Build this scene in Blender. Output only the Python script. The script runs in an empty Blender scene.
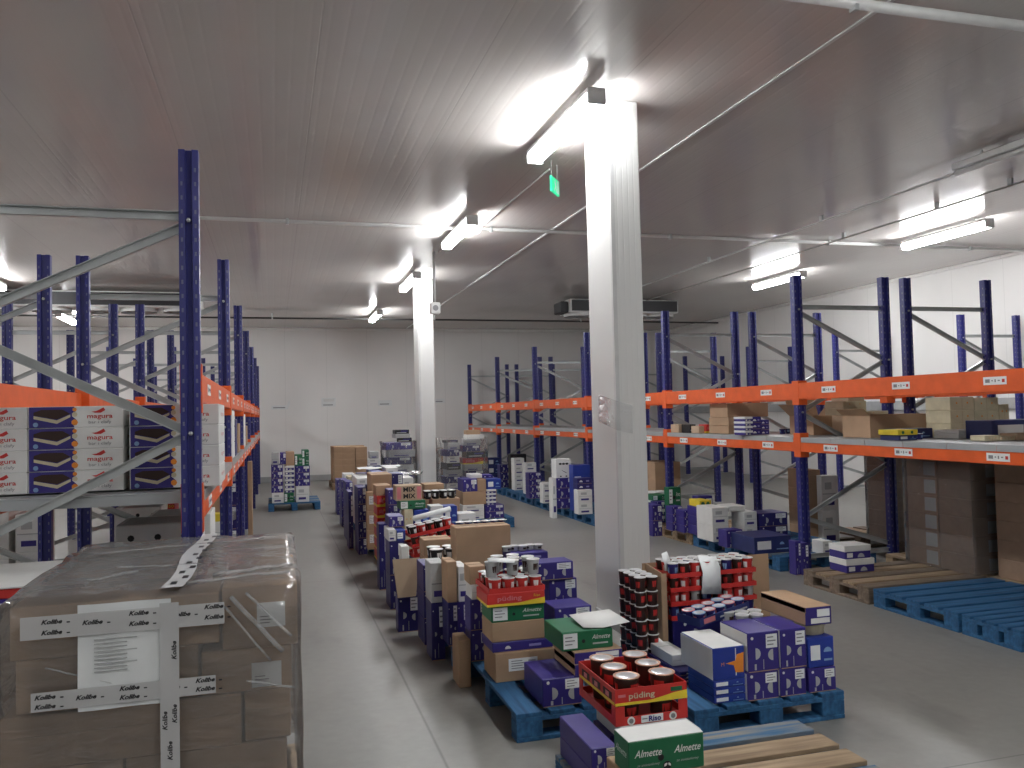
import bpy, math, random
from mathutils import Vector, Matrix
random.seed(7)
sc = bpy.context.scene
col = sc.collection

# ---------------------------------------------------------------- camera, world, exposure
cam_d = bpy.data.cameras.new('camera'); cam = bpy.data.objects.new('camera', cam_d); col.objects.link(cam)
YAW, PITCH, ROLL, FPX, EYE = .279569, .034386, -.0232908, 832.4, 1.8
_f = Vector((math.sin(YAW)*math.cos(PITCH), math.cos(YAW)*math.cos(PITCH), math.sin(PITCH)))
_r0 = Vector((math.cos(YAW), -math.sin(YAW), 0)); _u0 = _r0.cross(_f)
_r = _r0*math.cos(ROLL) + _u0*math.sin(ROLL); _u = -_r0*math.sin(ROLL) + _u0*math.cos(ROLL)
cam.matrix_world = Matrix(((_r.x, _u.x, -_f.x, 0), (_r.y, _u.y, -_f.y, 0), (_r.z, _u.z, -_f.z, EYE), (0, 0, 0, 1)))
cam_d.sensor_width = 36; cam_d.lens = FPX*36/1024; cam_d.clip_end = 200; cam_d.clip_start = .05
sc.camera = cam
w = bpy.data.worlds.new('world'); sc.world = w; w.use_nodes = True
w.node_tree.nodes['Background'].inputs[0].default_value = (.8, .85, .9, 1); w.node_tree.nodes['Background'].inputs[1].default_value = .15
sc.view_settings.view_transform = 'Standard'; sc.view_settings.look = 'None'; sc.view_settings.gamma = 1
sc.view_settings.use_curve_mapping = False
sc.view_settings.exposure = 1.35
LAMP = 34.0          # strength of the fluorescent tubes
sc.cycles.use_denoising = True
sc.cycles.max_bounces = 7; sc.cycles.diffuse_bounces = 4; sc.cycles.transparent_max_bounces = 12
sc.cycles.sample_clamp_indirect = 6
X0, X1, Y0, Y1, HC = -8.0, 12.25, -6.0, 24.4, 4.35

# ---------------------------------------------------------------- materials
M = {}
def nodes(name):
    m = bpy.data.materials.new(name); m.use_nodes = True; nt = m.node_tree
    return m, nt, nt.nodes['Principled BSDF'], nt.nodes, nt.links
def mat(name, c, rough=.6, metal=0, var=.06, scale=9, bump=0, bscale=40, spec=.4, emit=0):
    m, nt, b, N, L = nodes(name)
    b.inputs['Roughness'].default_value = rough; b.inputs['Metallic'].default_value = metal
    b.inputs['Specular IOR Level'].default_value = spec
    tc = N.new('ShaderNodeTexCoord')
    if var:
        n = N.new('ShaderNodeTexNoise'); n.inputs['Scale'].default_value = scale; n.inputs['Detail'].default_value = 4
        L.new(tc.outputs['Object'], n.inputs['Vector'])
        r = N.new('ShaderNodeValToRGB')
        r.color_ramp.elements[0].position = .3; r.color_ramp.elements[1].position = .7
        r.color_ramp.elements[0].color = tuple(max(0, x*(1-var*2)) for x in c)+(1,); r.color_ramp.elements[1].color = tuple(min(1, x*(1+var*2)) for x in c)+(1,)
        L.new(n.outputs['Fac'], r.inputs[0]); L.new(r.outputs[0], b.inputs['Base Color'])
    else: b.inputs['Base Color'].default_value = tuple(c)+(1,)
    if bump:
        n2 = N.new('ShaderNodeTexNoise'); n2.inputs['Scale'].default_value = bscale; L.new(tc.outputs['Object'], n2.inputs['Vector'])
        bp = N.new('ShaderNodeBump'); bp.inputs['Strength'].default_value = bump; bp.inputs['Distance'].default_value = .02
        L.new(n2.outputs['Fac'], bp.inputs['Height']); L.new(bp.outputs[0], b.inputs['Normal'])
    if emit:
        b.inputs['Emission Color'].default_value = tuple(c)+(1,); b.inputs['Emission Strength'].default_value = emit
    M[name] = m; return m
def math_node(N, L, op, a, b=None):
    n = N.new('ShaderNodeMath'); n.operation = op
    for i, v in ((0, a), (1, b)):
        if v is None: continue
        if isinstance(v, (int, float)): n.inputs[i].default_value = v
        else: L.new(v, n.inputs[i])
    return n.outputs[0]
def ribbed(name, c, axis, period, joint, off, rough, bump=.5, spec=.5):
    """coated steel sandwich panel: fine ribs along one direction and a joint every panel width"""
    m, nt, b, N, L = nodes(name)
    b.inputs['Roughness'].default_value = rough; b.inputs['Specular IOR Level'].default_value = spec
    g = N.new('ShaderNodeNewGeometry'); s = N.new('ShaderNodeSeparateXYZ'); L.new(g.outputs['Position'], s.inputs[0])
    v = math_node(N, L, 'ADD', s.outputs[axis], off)
    fr = math_node(N, L, 'FRACT', math_node(N, L, 'DIVIDE', v, period))
    tri = math_node(N, L, 'ABSOLUTE', math_node(N, L, 'SUBTRACT', fr, .5))
    rib = math_node(N, L, 'MINIMUM', math_node(N, L, 'MULTIPLY', tri, 6), 1)
    jf = math_node(N, L, 'ABSOLUTE', math_node(N, L, 'SUBTRACT', math_node(N, L, 'FRACT', math_node(N, L, 'ADD', math_node(N, L, 'DIVIDE', v, joint), .5)), .5))
    jm = math_node(N, L, 'MINIMUM', math_node(N, L, 'MULTIPLY', jf, joint/.009), 1)
    no = N.new('ShaderNodeTexNoise'); no.inputs['Scale'].default_value = .7; no.inputs['Detail'].default_value = 5; L.new(g.outputs['Position'], no.inputs['Vector'])
    k = math_node(N, L, 'MULTIPLY', math_node(N, L, 'ADD', math_node(N, L, 'MULTIPLY', no.outputs['Fac'], .16), .92), math_node(N, L, 'ADD', math_node(N, L, 'MULTIPLY', jm, .15), .85))
    mx = N.new('ShaderNodeVectorMath'); mx.operation = 'SCALE'; mx.inputs[0].default_value = c; L.new(k, mx.inputs['Scale'])
    L.new(mx.outputs[0], b.inputs['Base Color'])
    h = math_node(N, L, 'ADD', rib, math_node(N, L, 'MULTIPLY', jm, 1.5))
    bp = N.new('ShaderNodeBump'); bp.inputs['Strength'].default_value = bump; bp.inputs['Distance'].default_value = .0035
    L.new(h, bp.inputs['Height']); L.new(bp.outputs[0], b.inputs['Normal'])
    M[name] = m
ribbed('ceiling_panel', (.61, .575, .545), 0, .115, 1.15, .82, .16, .16, .8)
ribbed('wall_panel_x', (.84, .83, .81), 0, .115, 1.15, .82, .45, .1, .4)
ribbed('wall_panel_y', (.84, .83, .81), 1, .115, 1.15, 0, .45, .1, .4)
ribbed('column_panel', (.74, .74, .72), 0, .05, 5, .0, .35, .22, .5)
def floor_mat():
    m, nt, b, N, L = nodes('concrete_floor')
    g = N.new('ShaderNodeNewGeometry'); s = N.new('ShaderNodeSeparateXYZ'); L.new(g.outputs['Position'], s.inputs[0])
    n1 = N.new('ShaderNodeTexNoise'); n1.inputs['Scale'].default_value = .8; n1.inputs['Detail'].default_value = 8; n1.inputs['Roughness'].default_value = .6; L.new(g.outputs['Position'], n1.inputs['Vector'])
    n2 = N.new('ShaderNodeTexNoise'); n2.inputs['Scale'].default_value = 14; n2.inputs['Detail'].default_value = 6; L.new(g.outputs['Position'], n2.inputs['Vector'])
    r = N.new('ShaderNodeValToRGB'); r.color_ramp.elements[0].position = .3; r.color_ramp.elements[1].position = .75
    r.color_ramp.elements[0].color = (.19, .187, .172, 1); r.color_ramp.elements[1].color = (.30, .296, .275, 1)
    L.new(math_node(N, L, 'ADD', math_node(N, L, 'MULTIPLY', n1.outputs['Fac'], .75), math_node(N, L, 'MULTIPLY', n2.outputs['Fac'], .25)), r.inputs[0])
    def joint(o, off, per, wd):
        f = math_node(N, L, 'ABSOLUTE', math_node(N, L, 'SUBTRACT', math_node(N, L, 'FRACT', math_node(N, L, 'DIVIDE', math_node(N, L, 'ADD', o, off), per)), .5))
        return math_node(N, L, 'MINIMUM', math_node(N, L, 'MULTIPLY', f, per/wd), 1)
    j = math_node(N, L, 'MULTIPLY', joint(s.outputs[0], 2.17, 6, .012), joint(s.outputs[1], -6.43, 6, .008))
    # tyre marks and dark stains
    v = N.new('ShaderNodeTexNoise'); v.inputs['Scale'].default_value = 2.3; v.inputs['Detail'].default_value = 3
    mp = N.new('ShaderNodeMapping'); mp.inputs['Scale'].default_value = (1, .35, 1); L.new(g.outputs['Position'], mp.inputs[0]); L.new(mp.outputs[0], v.inputs['Vector'])
    st = N.new('ShaderNodeValToRGB'); st.color_ramp.elements[0].position = .62; st.color_ramp.elements[1].position = .74
    st.color_ramp.elements[0].color = (1, 1, 1, 1); st.color_ramp.elements[1].color = (.78, .78, .77, 1); L.new(v.outputs['Fac'], st.inputs[0])
    k = math_node(N, L, 'MULTIPLY', math_node(N, L, 'ADD', math_node(N, L, 'MULTIPLY', j, .5), .5), st.outputs[0])
    sv = N.new('ShaderNodeVectorMath'); sv.operation = 'SCALE'; L.new(r.outputs[0], sv.inputs[0]); L.new(k, sv.inputs['Scale']); L.new(sv.outputs[0], b.inputs['Base Color'])
    rr = math_node(N, L, 'ADD', math_node(N, L, 'MULTIPLY', n1.outputs['Fac'], .25), .30); L.new(rr, b.inputs['Roughness'])
    b.inputs['Specular IOR Level'].default_value = .55
    bp = N.new('ShaderNodeBump'); bp.inputs['Strength'].default_value = .15; bp.inputs['Distance'].default_value = .003
    L.new(math_node(N, L, 'ADD', math_node(N, L, 'MULTIPLY', n2.outputs['Fac'], .5), j), bp.inputs['Height']); L.new(bp.outputs[0], b.inputs['Normal'])
    M['floor'] = m
floor_mat()
def film_mat(name, amount, rough, scale, stretch, bump=.9):
    m = bpy.data.materials.new(name); m.use_nodes = True; nt = m.node_tree; N, L = nt.nodes, nt.links
    N.remove(N['Principled BSDF']); out = N['Material Output']
    tr = N.new('ShaderNodeBsdfTransparent'); gl = N.new('ShaderNodeBsdfGlossy'); gl.inputs['Roughness'].default_value = rough
    df = N.new('ShaderNodeBsdfDiffuse'); df.inputs[0].default_value = (.75, .75, .75, 1)
    tc = N.new('ShaderNodeTexCoord'); mp = N.new('ShaderNodeMapping'); mp.inputs['Scale'].default_value = stretch
    mp.inputs['Rotation'].default_value = (.15, .5, .2)
    L.new(tc.outputs['Object'], mp.inputs[0])
    n = N.new('ShaderNodeTexNoise'); n.inputs['Scale'].default_value = scale; n.inputs['Detail'].default_value = 5; n.inputs['Distortion'].default_value = .6; L.new(mp.outputs[0], n.inputs['Vector'])
    bp = N.new('ShaderNodeBump'); bp.inputs['Strength'].default_value = bump; bp.inputs['Distance'].default_value = .02
    L.new(n.outputs['Fac'], bp.inputs['Height']); L.new(bp.outputs[0], gl.inputs['Normal']); L.new(bp.outputs[0], df.inputs['Normal'])
    fr = N.new('ShaderNodeFresnel'); fr.inputs[0].default_value = 1.5; L.new(bp.outputs[0], fr.inputs['Normal'])
    a = N.new('ShaderNodeMixShader'); L.new(math_node(N, L, 'ADD', math_node(N, L, 'MULTIPLY', fr.outputs[0], 1.1), .02), a.inputs[0]); L.new(tr.outputs[0], a.inputs[1]); L.new(gl.outputs[0], a.inputs[2])
    q = N.new('ShaderNodeMixShader'); q.inputs[0].default_value = amount; L.new(a.outputs[0], q.inputs[1]); L.new(df.outputs[0], q.inputs[2])
    L.new(q.outputs[0], out.inputs[0]); M[name] = m
film_mat('stretch_film', .09, .12, 5, (1, 1, 3))
film_mat('milky_film', .22, .25, 9, (1, 1, 2))
film_mat('tape', .62, .2, 4, (1, 1, 1), .3)
film_mat('near_film', .13, .10, 6, (1, 1, 2.5))
def wood(name, c1, c2, axis):
    m, nt, b, N, L = nodes(name)
    tc = N.new('ShaderNodeTexCoord'); mp = N.new('ShaderNodeMapping'); sx = [14, 14, 14]; sx[axis] = 1.2; mp.inputs['Scale'].default_value = sx
    L.new(tc.outputs['Object'], mp.inputs[0]); n = N.new('ShaderNodeTexNoise'); n.inputs['Scale'].default_value = 2; n.inputs['Detail'].default_value = 7; L.new(mp.outputs[0], n.inputs['Vector'])
    r = N.new('ShaderNodeValToRGB'); r.color_ramp.elements[0].position = .35; r.color_ramp.elements[1].position = .68
    r.color_ramp.elements[0].color = c1+(1,); r.color_ramp.elements[1].color = c2+(1,); L.new(n.outputs['Fac'], r.inputs[0]); L.new(r.outputs[0], b.inputs['Base Color'])
    b.inputs['Roughness'].default_value = .75; M[name] = m
wood('wood_raw', (.22, .15, .09), (.42, .31, .20), 0)
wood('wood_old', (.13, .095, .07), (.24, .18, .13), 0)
wood('wood_blue', (.012, .07, .17), (.03, .14, .30), 0)
wood('wood_blue_worn', (.03, .13, .26), (.30, .26, .20), 0)
mat('purple', (.036, .025, .19), .42, var=.05)
mat('deep', (.022, .018, .13), .42, var=.05)
mat('blue', (.02, .045, .29), .42, var=.05)
mat('navy', (.02, .03, .13), .45)
mat('black', (.012, .012, .014), .45)
mat('white', (.72, .72, .70), .6, var=.02)
mat('grey', (.42, .43, .43), .6, var=.03)
mat('paper', (.78, .80, .80), .6, var=.02, bump=.15, bscale=6)
mat('cardboard', (.40, .265, .165), .75, var=.05, scale=5)
mat('cardboard_pale', (.47, .35, .24), .75, var=.05, scale=5)
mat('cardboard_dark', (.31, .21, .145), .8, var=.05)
mat('tape_brown', (.40, .29, .19), .25, var=.02)
mat('green', (.012, .13, .055), .45, var=.04)
mat('green_light', (.10, .36, .10), .45)
mat('teal', (.02, .12, .14), .5)
mat('red', (.55, .035, .03), .4, var=.04)
mat('orange_print', (.75, .25, .03), .45)
mat('yellow', (.72, .55, .04), .45)
mat('cream', (.58, .52, .36), .6)
mat('pink', (.62, .20, .22), .4)
mat('choc', (.035, .014, .010), .5)
mat('sky', (.22, .36, .58), .4)
mat('foil', (.62, .62, .64), .28, metal=.6, var=.03, bump=.2, bscale=60)
mat('copper_lid', (.62, .36, .25), .28, metal=.35, var=.12, scale=25)
mat('text_grey', (.22, .22, .23), .6, var=0)
mat('rack_blue', (.023, .025, .17), .35, var=.04, spec=.5)
mat('rack_orange', (.74, .115, .022), .4, var=.04)
mat('galvanised', (.46, .48, .48), .4, metal=.4, var=.08, scale=4)
mat('deck_grey', (.40, .42, .43), .45, metal=.3, var=.05, scale=3)
mat('lamp_white', (.8, .8, .8), .4, var=0)
mat('conduit_grey', (.55, .55, .54), .4, var=.03)
mat('cable_black', (.03, .03, .03), .5, var=0)
mat('fan_dark', (.03, .03, .033), .5, var=0)
mat('unit_white', (.62, .62, .61), .4, var=.02)
mat('exit_green', (.02, .62, .28), .4, var=0, emit=.35)
mat('dark_cloth', (.035, .035, .05), .8, var=.1, bump=.3, bscale=8)
mat('violet_cloth', (.06, .05, .17), .6, var=.1, bump=.3, bscale=8)
mat('lit_hole', (.15, .16, .25), .5, var=0)  # post slots, paler than the post: light showing through put into the colour
def tube():
    m, nt, b, N, L = nodes('tube_light')
    b.inputs['Base Color'].default_value = (.9, .9, .9, 1)
    b.inputs['Emission Color'].default_value = (.97, .985, 1, 1); b.inputs['Emission Strength'].default_value = LAMP
    M['tube'] = m
tube()

# ---------------------------------------------------------------- mesh builder
class MB:
    def __init__(s): s.v = []; s.f = []; s.m = []; s.mats = []; s.sm = []
    def mi(s, n):
        if n not in s.mats: s.mats.append(n)
        return s.mats.index(n)
    def add(s, vs, fs, m, smooth=False, mx=None):
        o = len(s.v); s.v += [tuple(mx @ Vector(v)) if mx else tuple(v) for v in vs]
        k = s.mi(m)
        for f in fs: s.f.append(tuple(i+o for i in f)); s.m.append(k); s.sm.append(smooth)
        return s
    def box(s, a, b, m, ch=0, mx=None):
        x0, y0, z0 = a; x1, y1, z1 = b
        if ch <= 0:
            vs = [(x, y, z) for x in (x0, x1) for y in (y0, y1) for z in (z0, z1)]
            fs = [(0, 1, 3, 2), (4, 6, 7, 5), (0, 4, 5, 1), (2, 3, 7, 6), (0, 2, 6, 4), (1, 5, 7, 3)]
            return s.add(vs, fs, m, mx=mx)
        c = min(ch, (x1-x0)/3, (y1-y0)/3, (z1-z0)/3); vs = []; ix = {}
        for i, x in enumerate((x0, x1)):
            for j, y in enumerate((y0, y1)):
                for k, z in enumerate((z0, z1)):
                    dx, dy, dz = c*(1-2*i), c*(1-2*j), c*(1-2*k)
                    for ax, p in enumerate(((x, y+dy, z+dz), (x+dx, y, z+dz), (x+dx, y+dy, z))): ix[i, j, k, ax] = len(vs); vs.append(p)
        fs = []
        cyc = ((0, 0), (1, 0), (1, 1), (0, 1))
        for e in (0, 1):
            q = [ix[e, a_, b_, 0] for a_, b_ in cyc]; fs.append(q if e else q[::-1])
            q = [ix[a_, e, b_, 1] for a_, b_ in cyc]; fs.append(q[::-1] if e else q)
            q = [ix[a_, b_, e, 2] for a_, b_ in cyc]; fs.append(q if e else q[::-1])
        for p in (0, 1):
            for q_ in (0, 1):
                fs.append((ix[p, q_, 0, 0], ix[p, q_, 1, 0], ix[p, q_, 1, 1], ix[p, q_, 0, 1]))
                fs.append((ix[p, 0, q_, 0], ix[p, 1, q_, 0], ix[p, 1, q_, 2], ix[p, 0, q_, 2]))
                fs.append((ix[0, p, q_, 1], ix[1, p, q_, 1], ix[1, p, q_, 2], ix[0, p, q_, 2]))
                for r_ in (0, 1): fs.append((ix[p, q_, r_, 0], ix[p, q_, r_, 1], ix[p, q_, r_, 2]))
        return s.add(vs, [tuple(f) for f in fs], m, mx=mx)
    def lathe(s, prof, m, n=16, c=(0, 0), mx=None, smooth=True, caps=True):
        vs = []; fs = []
        for r, z in prof:
            for i in range(n): a = 2*math.pi*i/n; vs.append((c[0]+r*math.cos(a), c[1]+r*math.sin(a), z))
        for k in range(len(prof)-1):
            for i in range(n): j = (i+1) % n; fs.append((k*n+i, k*n+j, (k+1)*n+j, (k+1)*n+i))
        if caps: fs.append(tuple(range(n))[::-1]); fs.append(tuple(range((len(prof)-1)*n, len(prof)*n)))
        return s.add(vs, fs, m, smooth, mx)
    def bar(s, p, q, w_, h_, m, up=(0, 0, 1)):
        p, q = Vector(p), Vector(q); d = (q-p).normalized(); u = Vector(up)
        if abs(d.dot(u)) > .98: u = Vector((1, 0, 0))
        a = d.cross(u).normalized(); b = a.cross(d); vs = []
        for e in (p, q):
            for i, j in ((-1, -1), (1, -1), (1, 1), (-1, 1)): vs.append(e+a*i*w_/2+b*j*h_/2)
        return s.add(vs, [(0, 1, 2, 3)[::-1], (4, 5, 6, 7), (0, 1, 5, 4), (1, 2, 6, 5), (2, 3, 7, 6), (3, 0, 4, 7)], m)
    def pipe(s, pts, r, m, n=10):
        P = [Vector(p) for p in pts]; vs = []; fs = []; pa = None
        for i, p in enumerate(P):
            d = (P[min(i+1, len(P)-1)]-P[max(i-1, 0)]).normalized()
            a = d.cross(Vector((0, 0, 1)) if abs(d.z) < .9 else Vector((1, 0, 0))).normalized() if pa is None else (pa-d*pa.dot(d)).normalized()
            pa = a; b = d.cross(a)
            for k in range(n): t = 2*math.pi*k/n; vs.append(p+a*r*math.cos(t)+b*r*math.sin(t))
        for i in range(len(P)-1):
            for k in range(n): j = (k+1) % n; fs.append((i*n+k, i*n+j, (i+1)*n+j, (i+1)*n+k))
        fs.append(tuple(range(n))[::-1]); fs.append(tuple(range((len(P)-1)*n, len(P)*n)))
        return s.add(vs, fs, m, True)
    def extr(s, prof, z0, z1, m):
        n = len(prof); vs = [(x, y, z0) for x, y in prof]+[(x, y, z1) for x, y in prof]
        fs = [(i, (i+1) % n, n+(i+1) % n, n+i) for i in range(n)]+[tuple(range(n))[::-1], tuple(range(n, 2*n))]
        return s.add(vs, fs, m)
    # decals on the front (-Y) face of a box whose front is at y
    def q(s, x0, z0, x1, z1, y, m, t=.0012): return s.box((x0, y-t, z0), (x1, y+.0005, z1), m)
    def disc(s, cx, cz, r, y, m, a0=0, a1=360, n=14, sx=1, t=.0015):
        pts = [(cx, cz)] if a1-a0 < 360 else []
        k = n if a1-a0 >= 360 else n+1
        pts += [(cx+sx*r*math.cos(math.radians(a0+(a1-a0)*i/n)), cz+r*math.sin(math.radians(a0+(a1-a0)*i/n))) for i in range(k)]
        nn = len(pts); vs = [(x, y-t, z) for x, z in pts]+[(x, y, z) for x, z in pts]
        fs = [tuple(range(nn))]+[(i, nn+i, nn+(i+1) % nn, (i+1) % nn) for i in range(nn)]
        return s.add(vs, fs, m)
    def poly(s, pts, y, m, t=.0015):
        nn = len(pts); vs = [(x, y-t, z) for x, z in pts]+[(x, y, z) for x, z in pts]
        return s.add(vs, [tuple(range(nn))]+[(i, nn+i, nn+(i+1) % nn, (i+1) % nn) for i in range(nn)], m)
    def text(s, txt, cx, cz, h, y, m, w_=None, shear=0, bold=0, mx=None, t=.002):
        vs, fs, W = glyphs(txt, shear, bold); k = h; kx = h if w_ is None else w_/W
        T = Matrix.Translation((cx, y-t, cz)) @ Matrix(((kx, 0, 0, 0), (0, 0, 1, 0), (0, k, 0, 0), (0, 0, 0, 1)))
        if mx: T = mx @ T
        return s.add(vs, fs, m, mx=T)
    def mesh(s, name='mesh'):
        me = bpy.data.meshes.new(name); me.from_pydata(s.v, [], s.f)
        for n in s.mats: me.materials.append(M[n])
        me.polygons.foreach_set('material_index', s.m); me.polygons.foreach_set('use_smooth', s.sm); me.update()
        import bmesh
        bm = bmesh.new(); bm.from_mesh(me); bmesh.ops.recalc_face_normals(bm, faces=bm.faces); bm.to_mesh(me); bm.free()
        return me
    def obj(s, name, parent=None, loc=(0, 0, 0), rz=0):
        return link(name, s.mesh(name), parent, loc, rz)
_g = {}
def glyphs(txt, shear=0, bold=0):
    k = (txt, shear, bold)
    if k not in _g:
        c = bpy.data.curves.new('t', 'FONT'); c.body = txt; c.align_x = 'CENTER'; c.align_y = 'CENTER'; c.shear = shear; c.offset = bold; c.resolution_u = 2
        o = bpy.data.objects.new('t', c); col.objects.link(o); dg = bpy.context.evaluated_depsgraph_get(); me = o.evaluated_get(dg).to_mesh()
        vs = [tuple(v.co) for v in me.vertices]; fs = [tuple(p.vertices) for p in me.polygons]
        W = max(v[0] for v in vs)-min(v[0] for v in vs); o.evaluated_get(dg).to_mesh_clear()
        bpy.data.objects.remove(o); bpy.data.curves.remove(c); _g[k] = (vs, fs, W)
    return _g[k]
def link(name, me, parent=None, loc=(0, 0, 0), rz=0):
    o = bpy.data.objects.new(name, me); col.objects.link(o); o.location = loc; o.rotation_euler.z = rz
    if parent: o.parent = parent
    return o
def thing(name, label, cat, loc=(0, 0, 0), rz=0, group=None, me=None):
    o = link(name, me, None, loc, rz); o['label'] = label; o['category'] = cat
    if group: o['group'] = group
    return o
def tag(o, label, cat, group=None):
    o['label'] = label; o['category'] = cat
    if group: o['group'] = group
    return o
def structure(name, mb, loc=(0, 0, 0)):
    o = mb.obj(name, loc=loc); o['kind'] = 'structure'; return o

# ---------------------------------------------------------------- room shell
structure('floor', MB().box((X0, Y0, -.2), (X1, Y1, 0), 'floor'))
structure('ceiling', MB().box((X0, Y0, HC), (X1, Y1, HC+.2), 'ceiling_panel'))
structure('wall_back', MB().box((X0, Y1, 0), (X1, Y1+.15, HC), 'wall_panel_x'))
structure('wall_front', MB().box((X0, Y0-.15, 0), (X1, Y0, HC), 'wall_panel_x'))
structure('wall_left', MB().box((X0-.15, Y0, 0), (X0, Y1, HC), 'wall_panel_y'))
structure('wall_right', MB().box((X1, Y0, 0), (X1+.15, Y1, HC), 'wall_panel_y'))
structure('trim_1', MB().box((X0, Y1-.05, HC-.07), (X1, Y1, HC), 'wall_panel_x', .02))
structure('trim_2', MB().box((X1-.05, Y0, HC-.07), (X1, Y1-.06, HC), 'wall_panel_y', .02))
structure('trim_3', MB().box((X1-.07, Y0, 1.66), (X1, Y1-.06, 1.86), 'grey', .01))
structure('trim_4', MB().box((3.77, Y0, HC-.012), (3.80, Y1-.06, HC), 'unit_white'))
structure('baseboard_back', MB().box((X0, Y1-.04, 0), (X1, Y1, .16), 'grey', .01))

def column(x0, x1, y0, y1, label):
    t = thing('column', label, 'column', ((x0+x1)/2, (y0+y1)/2, 0), group='white clad columns')
    a, b = (x1-x0)/2, (y1-y0)/2
    MB().box((-a, -b, 0), (a, b, HC), 'column_panel', .006).obj('cladding', t)
    MB().box((-a-.004, -b-.004, 0), (-a+.03, -b+.03, HC-.002), 'unit_white').obj('corner_trim', t)
    MB().box((-a-.012, -b-.012, 0), (a+.012, b+.012, .1), 'grey', .004).obj('base_strip', t)
    return t
c1 = column(2.67, 2.93, 6.25, 6.80, 'tall white ribbed column, the nearer one in the middle of the hall')
column(2.64, 2.93, 15.5, 16.05, 'white column farther back, behind the aisle of stacked cartons')
# torn scrap of wrap stuck round the near column
mb = MB(); random.seed(3); rows = []
for i in range(9):
    t_ = i/8
    for j, (px, py) in enumerate(((2.655, 6.60), (2.655, 6.235), (2.80, 6.23))):
        rows.append((px-.006*random.random(), py-.008*random.random(), 1.93-.24*t_-(.05*j)+.02*random.random()))
mb.add(rows, [(i*3+j, i*3+j+1, i*3+j+4, i*3+j+3) for i in range(8) for j in range(2)], 'milky_film', True)
tag(mb.obj('plastic_wrap'), 'torn scrap of clear plastic wrap stuck around the near white column', 'plastic wrap')

# ---------------------------------------------------------------- fluorescent fittings
def lamp_proto():
    t = thing('ceiling_lamp', '', 'lamp')
    MB().box((-.078, -.80, .012), (.078, .80, .055), 'lamp_white', .008).obj('housing', t)
    mb = MB(); pr = [(-.05, .024), (-.075, .0), (-.072, -.04), (-.045, -.072), (.045, -.072), (.072, -.04), (.075, .0), (.05, .024)]
    mb.add([(x, y, z) for y in (-.775, .775) for x, z in pr], [(i, (i+1) % 8, 8+(i+1) % 8, 8+i) for i in range(8)]+[tuple(range(8))[::-1], tuple(range(8, 16))], 'tube')
    mb.obj('diffuser', t)
    for y in (-.79, .79): MB().box((-.078, y-.015, -.075), (.078, y+.015, .03), 'lamp_white', .01).obj('end_cap', t)
    for y in (-.55, .55): MB().bar((0, y, .04), (0, y, .108), .012, .012, 'galvanised').obj('hanger', t)
    return t
LP = lamp_proto(); first = True
def dup(root, loc, rz=0, label=None, group=None):
    r = root.copy(); col.objects.link(r); r.location = loc; r.rotation_euler = (0, 0, rz)
    if label: r['label'] = label
    if group: r['group'] = group
    for ch in list(root.children):
        c = ch.copy(); col.objects.link(c); c.parent = r
        for g in ch.children: d = g.copy(); col.objects.link(d); d.parent = c
    return r
lamps = [(2.43, 6.70, 'lit fluorescent ceiling fitting, nearest one, beside top of the near column'), (2.43, 10.9, 'lit fluorescent fitting second along the middle row, beyond the near column'),
 (2.43, 15.1, 'lit fluorescent fitting at the top of the far white column'), (2.43, 20.4, 'smallest lit fluorescent fitting, over the far end of the aisle'),
 (9.4, 9.8, 'lit fluorescent fitting at far right, above the orange rack beams'), (9.4, 13.95, 'lit fluorescent fitting to the right, smaller, nearer the middle column'),
 (-4.6, 15.8, 'lit fluorescent fitting at the far left edge behind the blue racks'), (-4.6, 21.4, 'small lit fluorescent fitting behind the left blue racks, near the back'),
 (2.43, 2.5, 'lit fluorescent fitting above the view, middle row'), (2.43, -1.7, 'lit fluorescent fitting behind the viewpoint, middle row'), (-4.6, 7.4, 'lit fluorescent fitting over the left racks, outside the view'), (-4.6, -1.0, 'lit fluorescent fitting behind the viewpoint, left row')]
for i, (x, y, lb) in enumerate(lamps):
    if i == 0: LP.location = (x, y, HC-.11); LP['label'] = lb; LP['group'] = 'fluorescent ceiling fittings'
    else: dup(LP, (x, y, HC-.11), 0, lb, 'fluorescent ceiling fittings')

# ---------------------------------------------------------------- conduits, cables, sign, cooling units
def conduit(pts, r, m, label, cat='conduit', clamps=()):
    o = tag(MB().pipe(pts, r, m).obj('conduit' if cat == 'conduit' else cat), label, cat)
    for c in clamps: MB().box((c[0]-.018, c[1]-.03, c[2]-.04), (c[0]+.018, c[1]+.03, HC-.001), 'galvanised', .004).obj('clamp', o)
    return o
conduit([(X0+.05, 10.95, HC-.035), (X1-.1, 10.95, HC-.035)], .024, 'unit_white', 'thin white conduit crossing the whole ceiling from left to right', clamps=[(x, 10.95, HC-.035) for x in (-2.5, .2, 2.9, 5.6, 8.3, 11)])
conduit([(2.6, 4.29, HC-.06), (9.0, 4.29, HC-.06)], .034, 'conduit_grey', 'thick grey conduit across the upper right corner of the ceiling', clamps=[(x, 4.29, HC-.07) for x in (3.5, 6.6)])
conduit([(7.1, 3.0, HC-.085), (7.1, 17.2, HC-.085)], .014, 'conduit_grey', 'thin grey conduit running lengthwise over the right racks', clamps=[(7.1, y, HC-.05) for y in (6.6, 9.5, 12.5, 15.5)])
conduit([(8.15, 5.0, HC-.085), (8.15, 14.5, HC-.085), (8.15, 17.2, HC-.085)], .012, 'conduit_grey', 'thin conduit leading along the right-hand row of lit fittings', clamps=[(8.15, y, HC-.05) for y in (7.5, 8.6, 10.4)])
conduit([(X0+.05, 21.0, HC-.10), (X1-.1, 21.0, HC-.14)], .022, 'cable_black', 'dark pipe running across just in front of the back wall', clamps=[(x, 21.0, HC-.1) for x in (-4, 0, 4, 8)])
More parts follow.
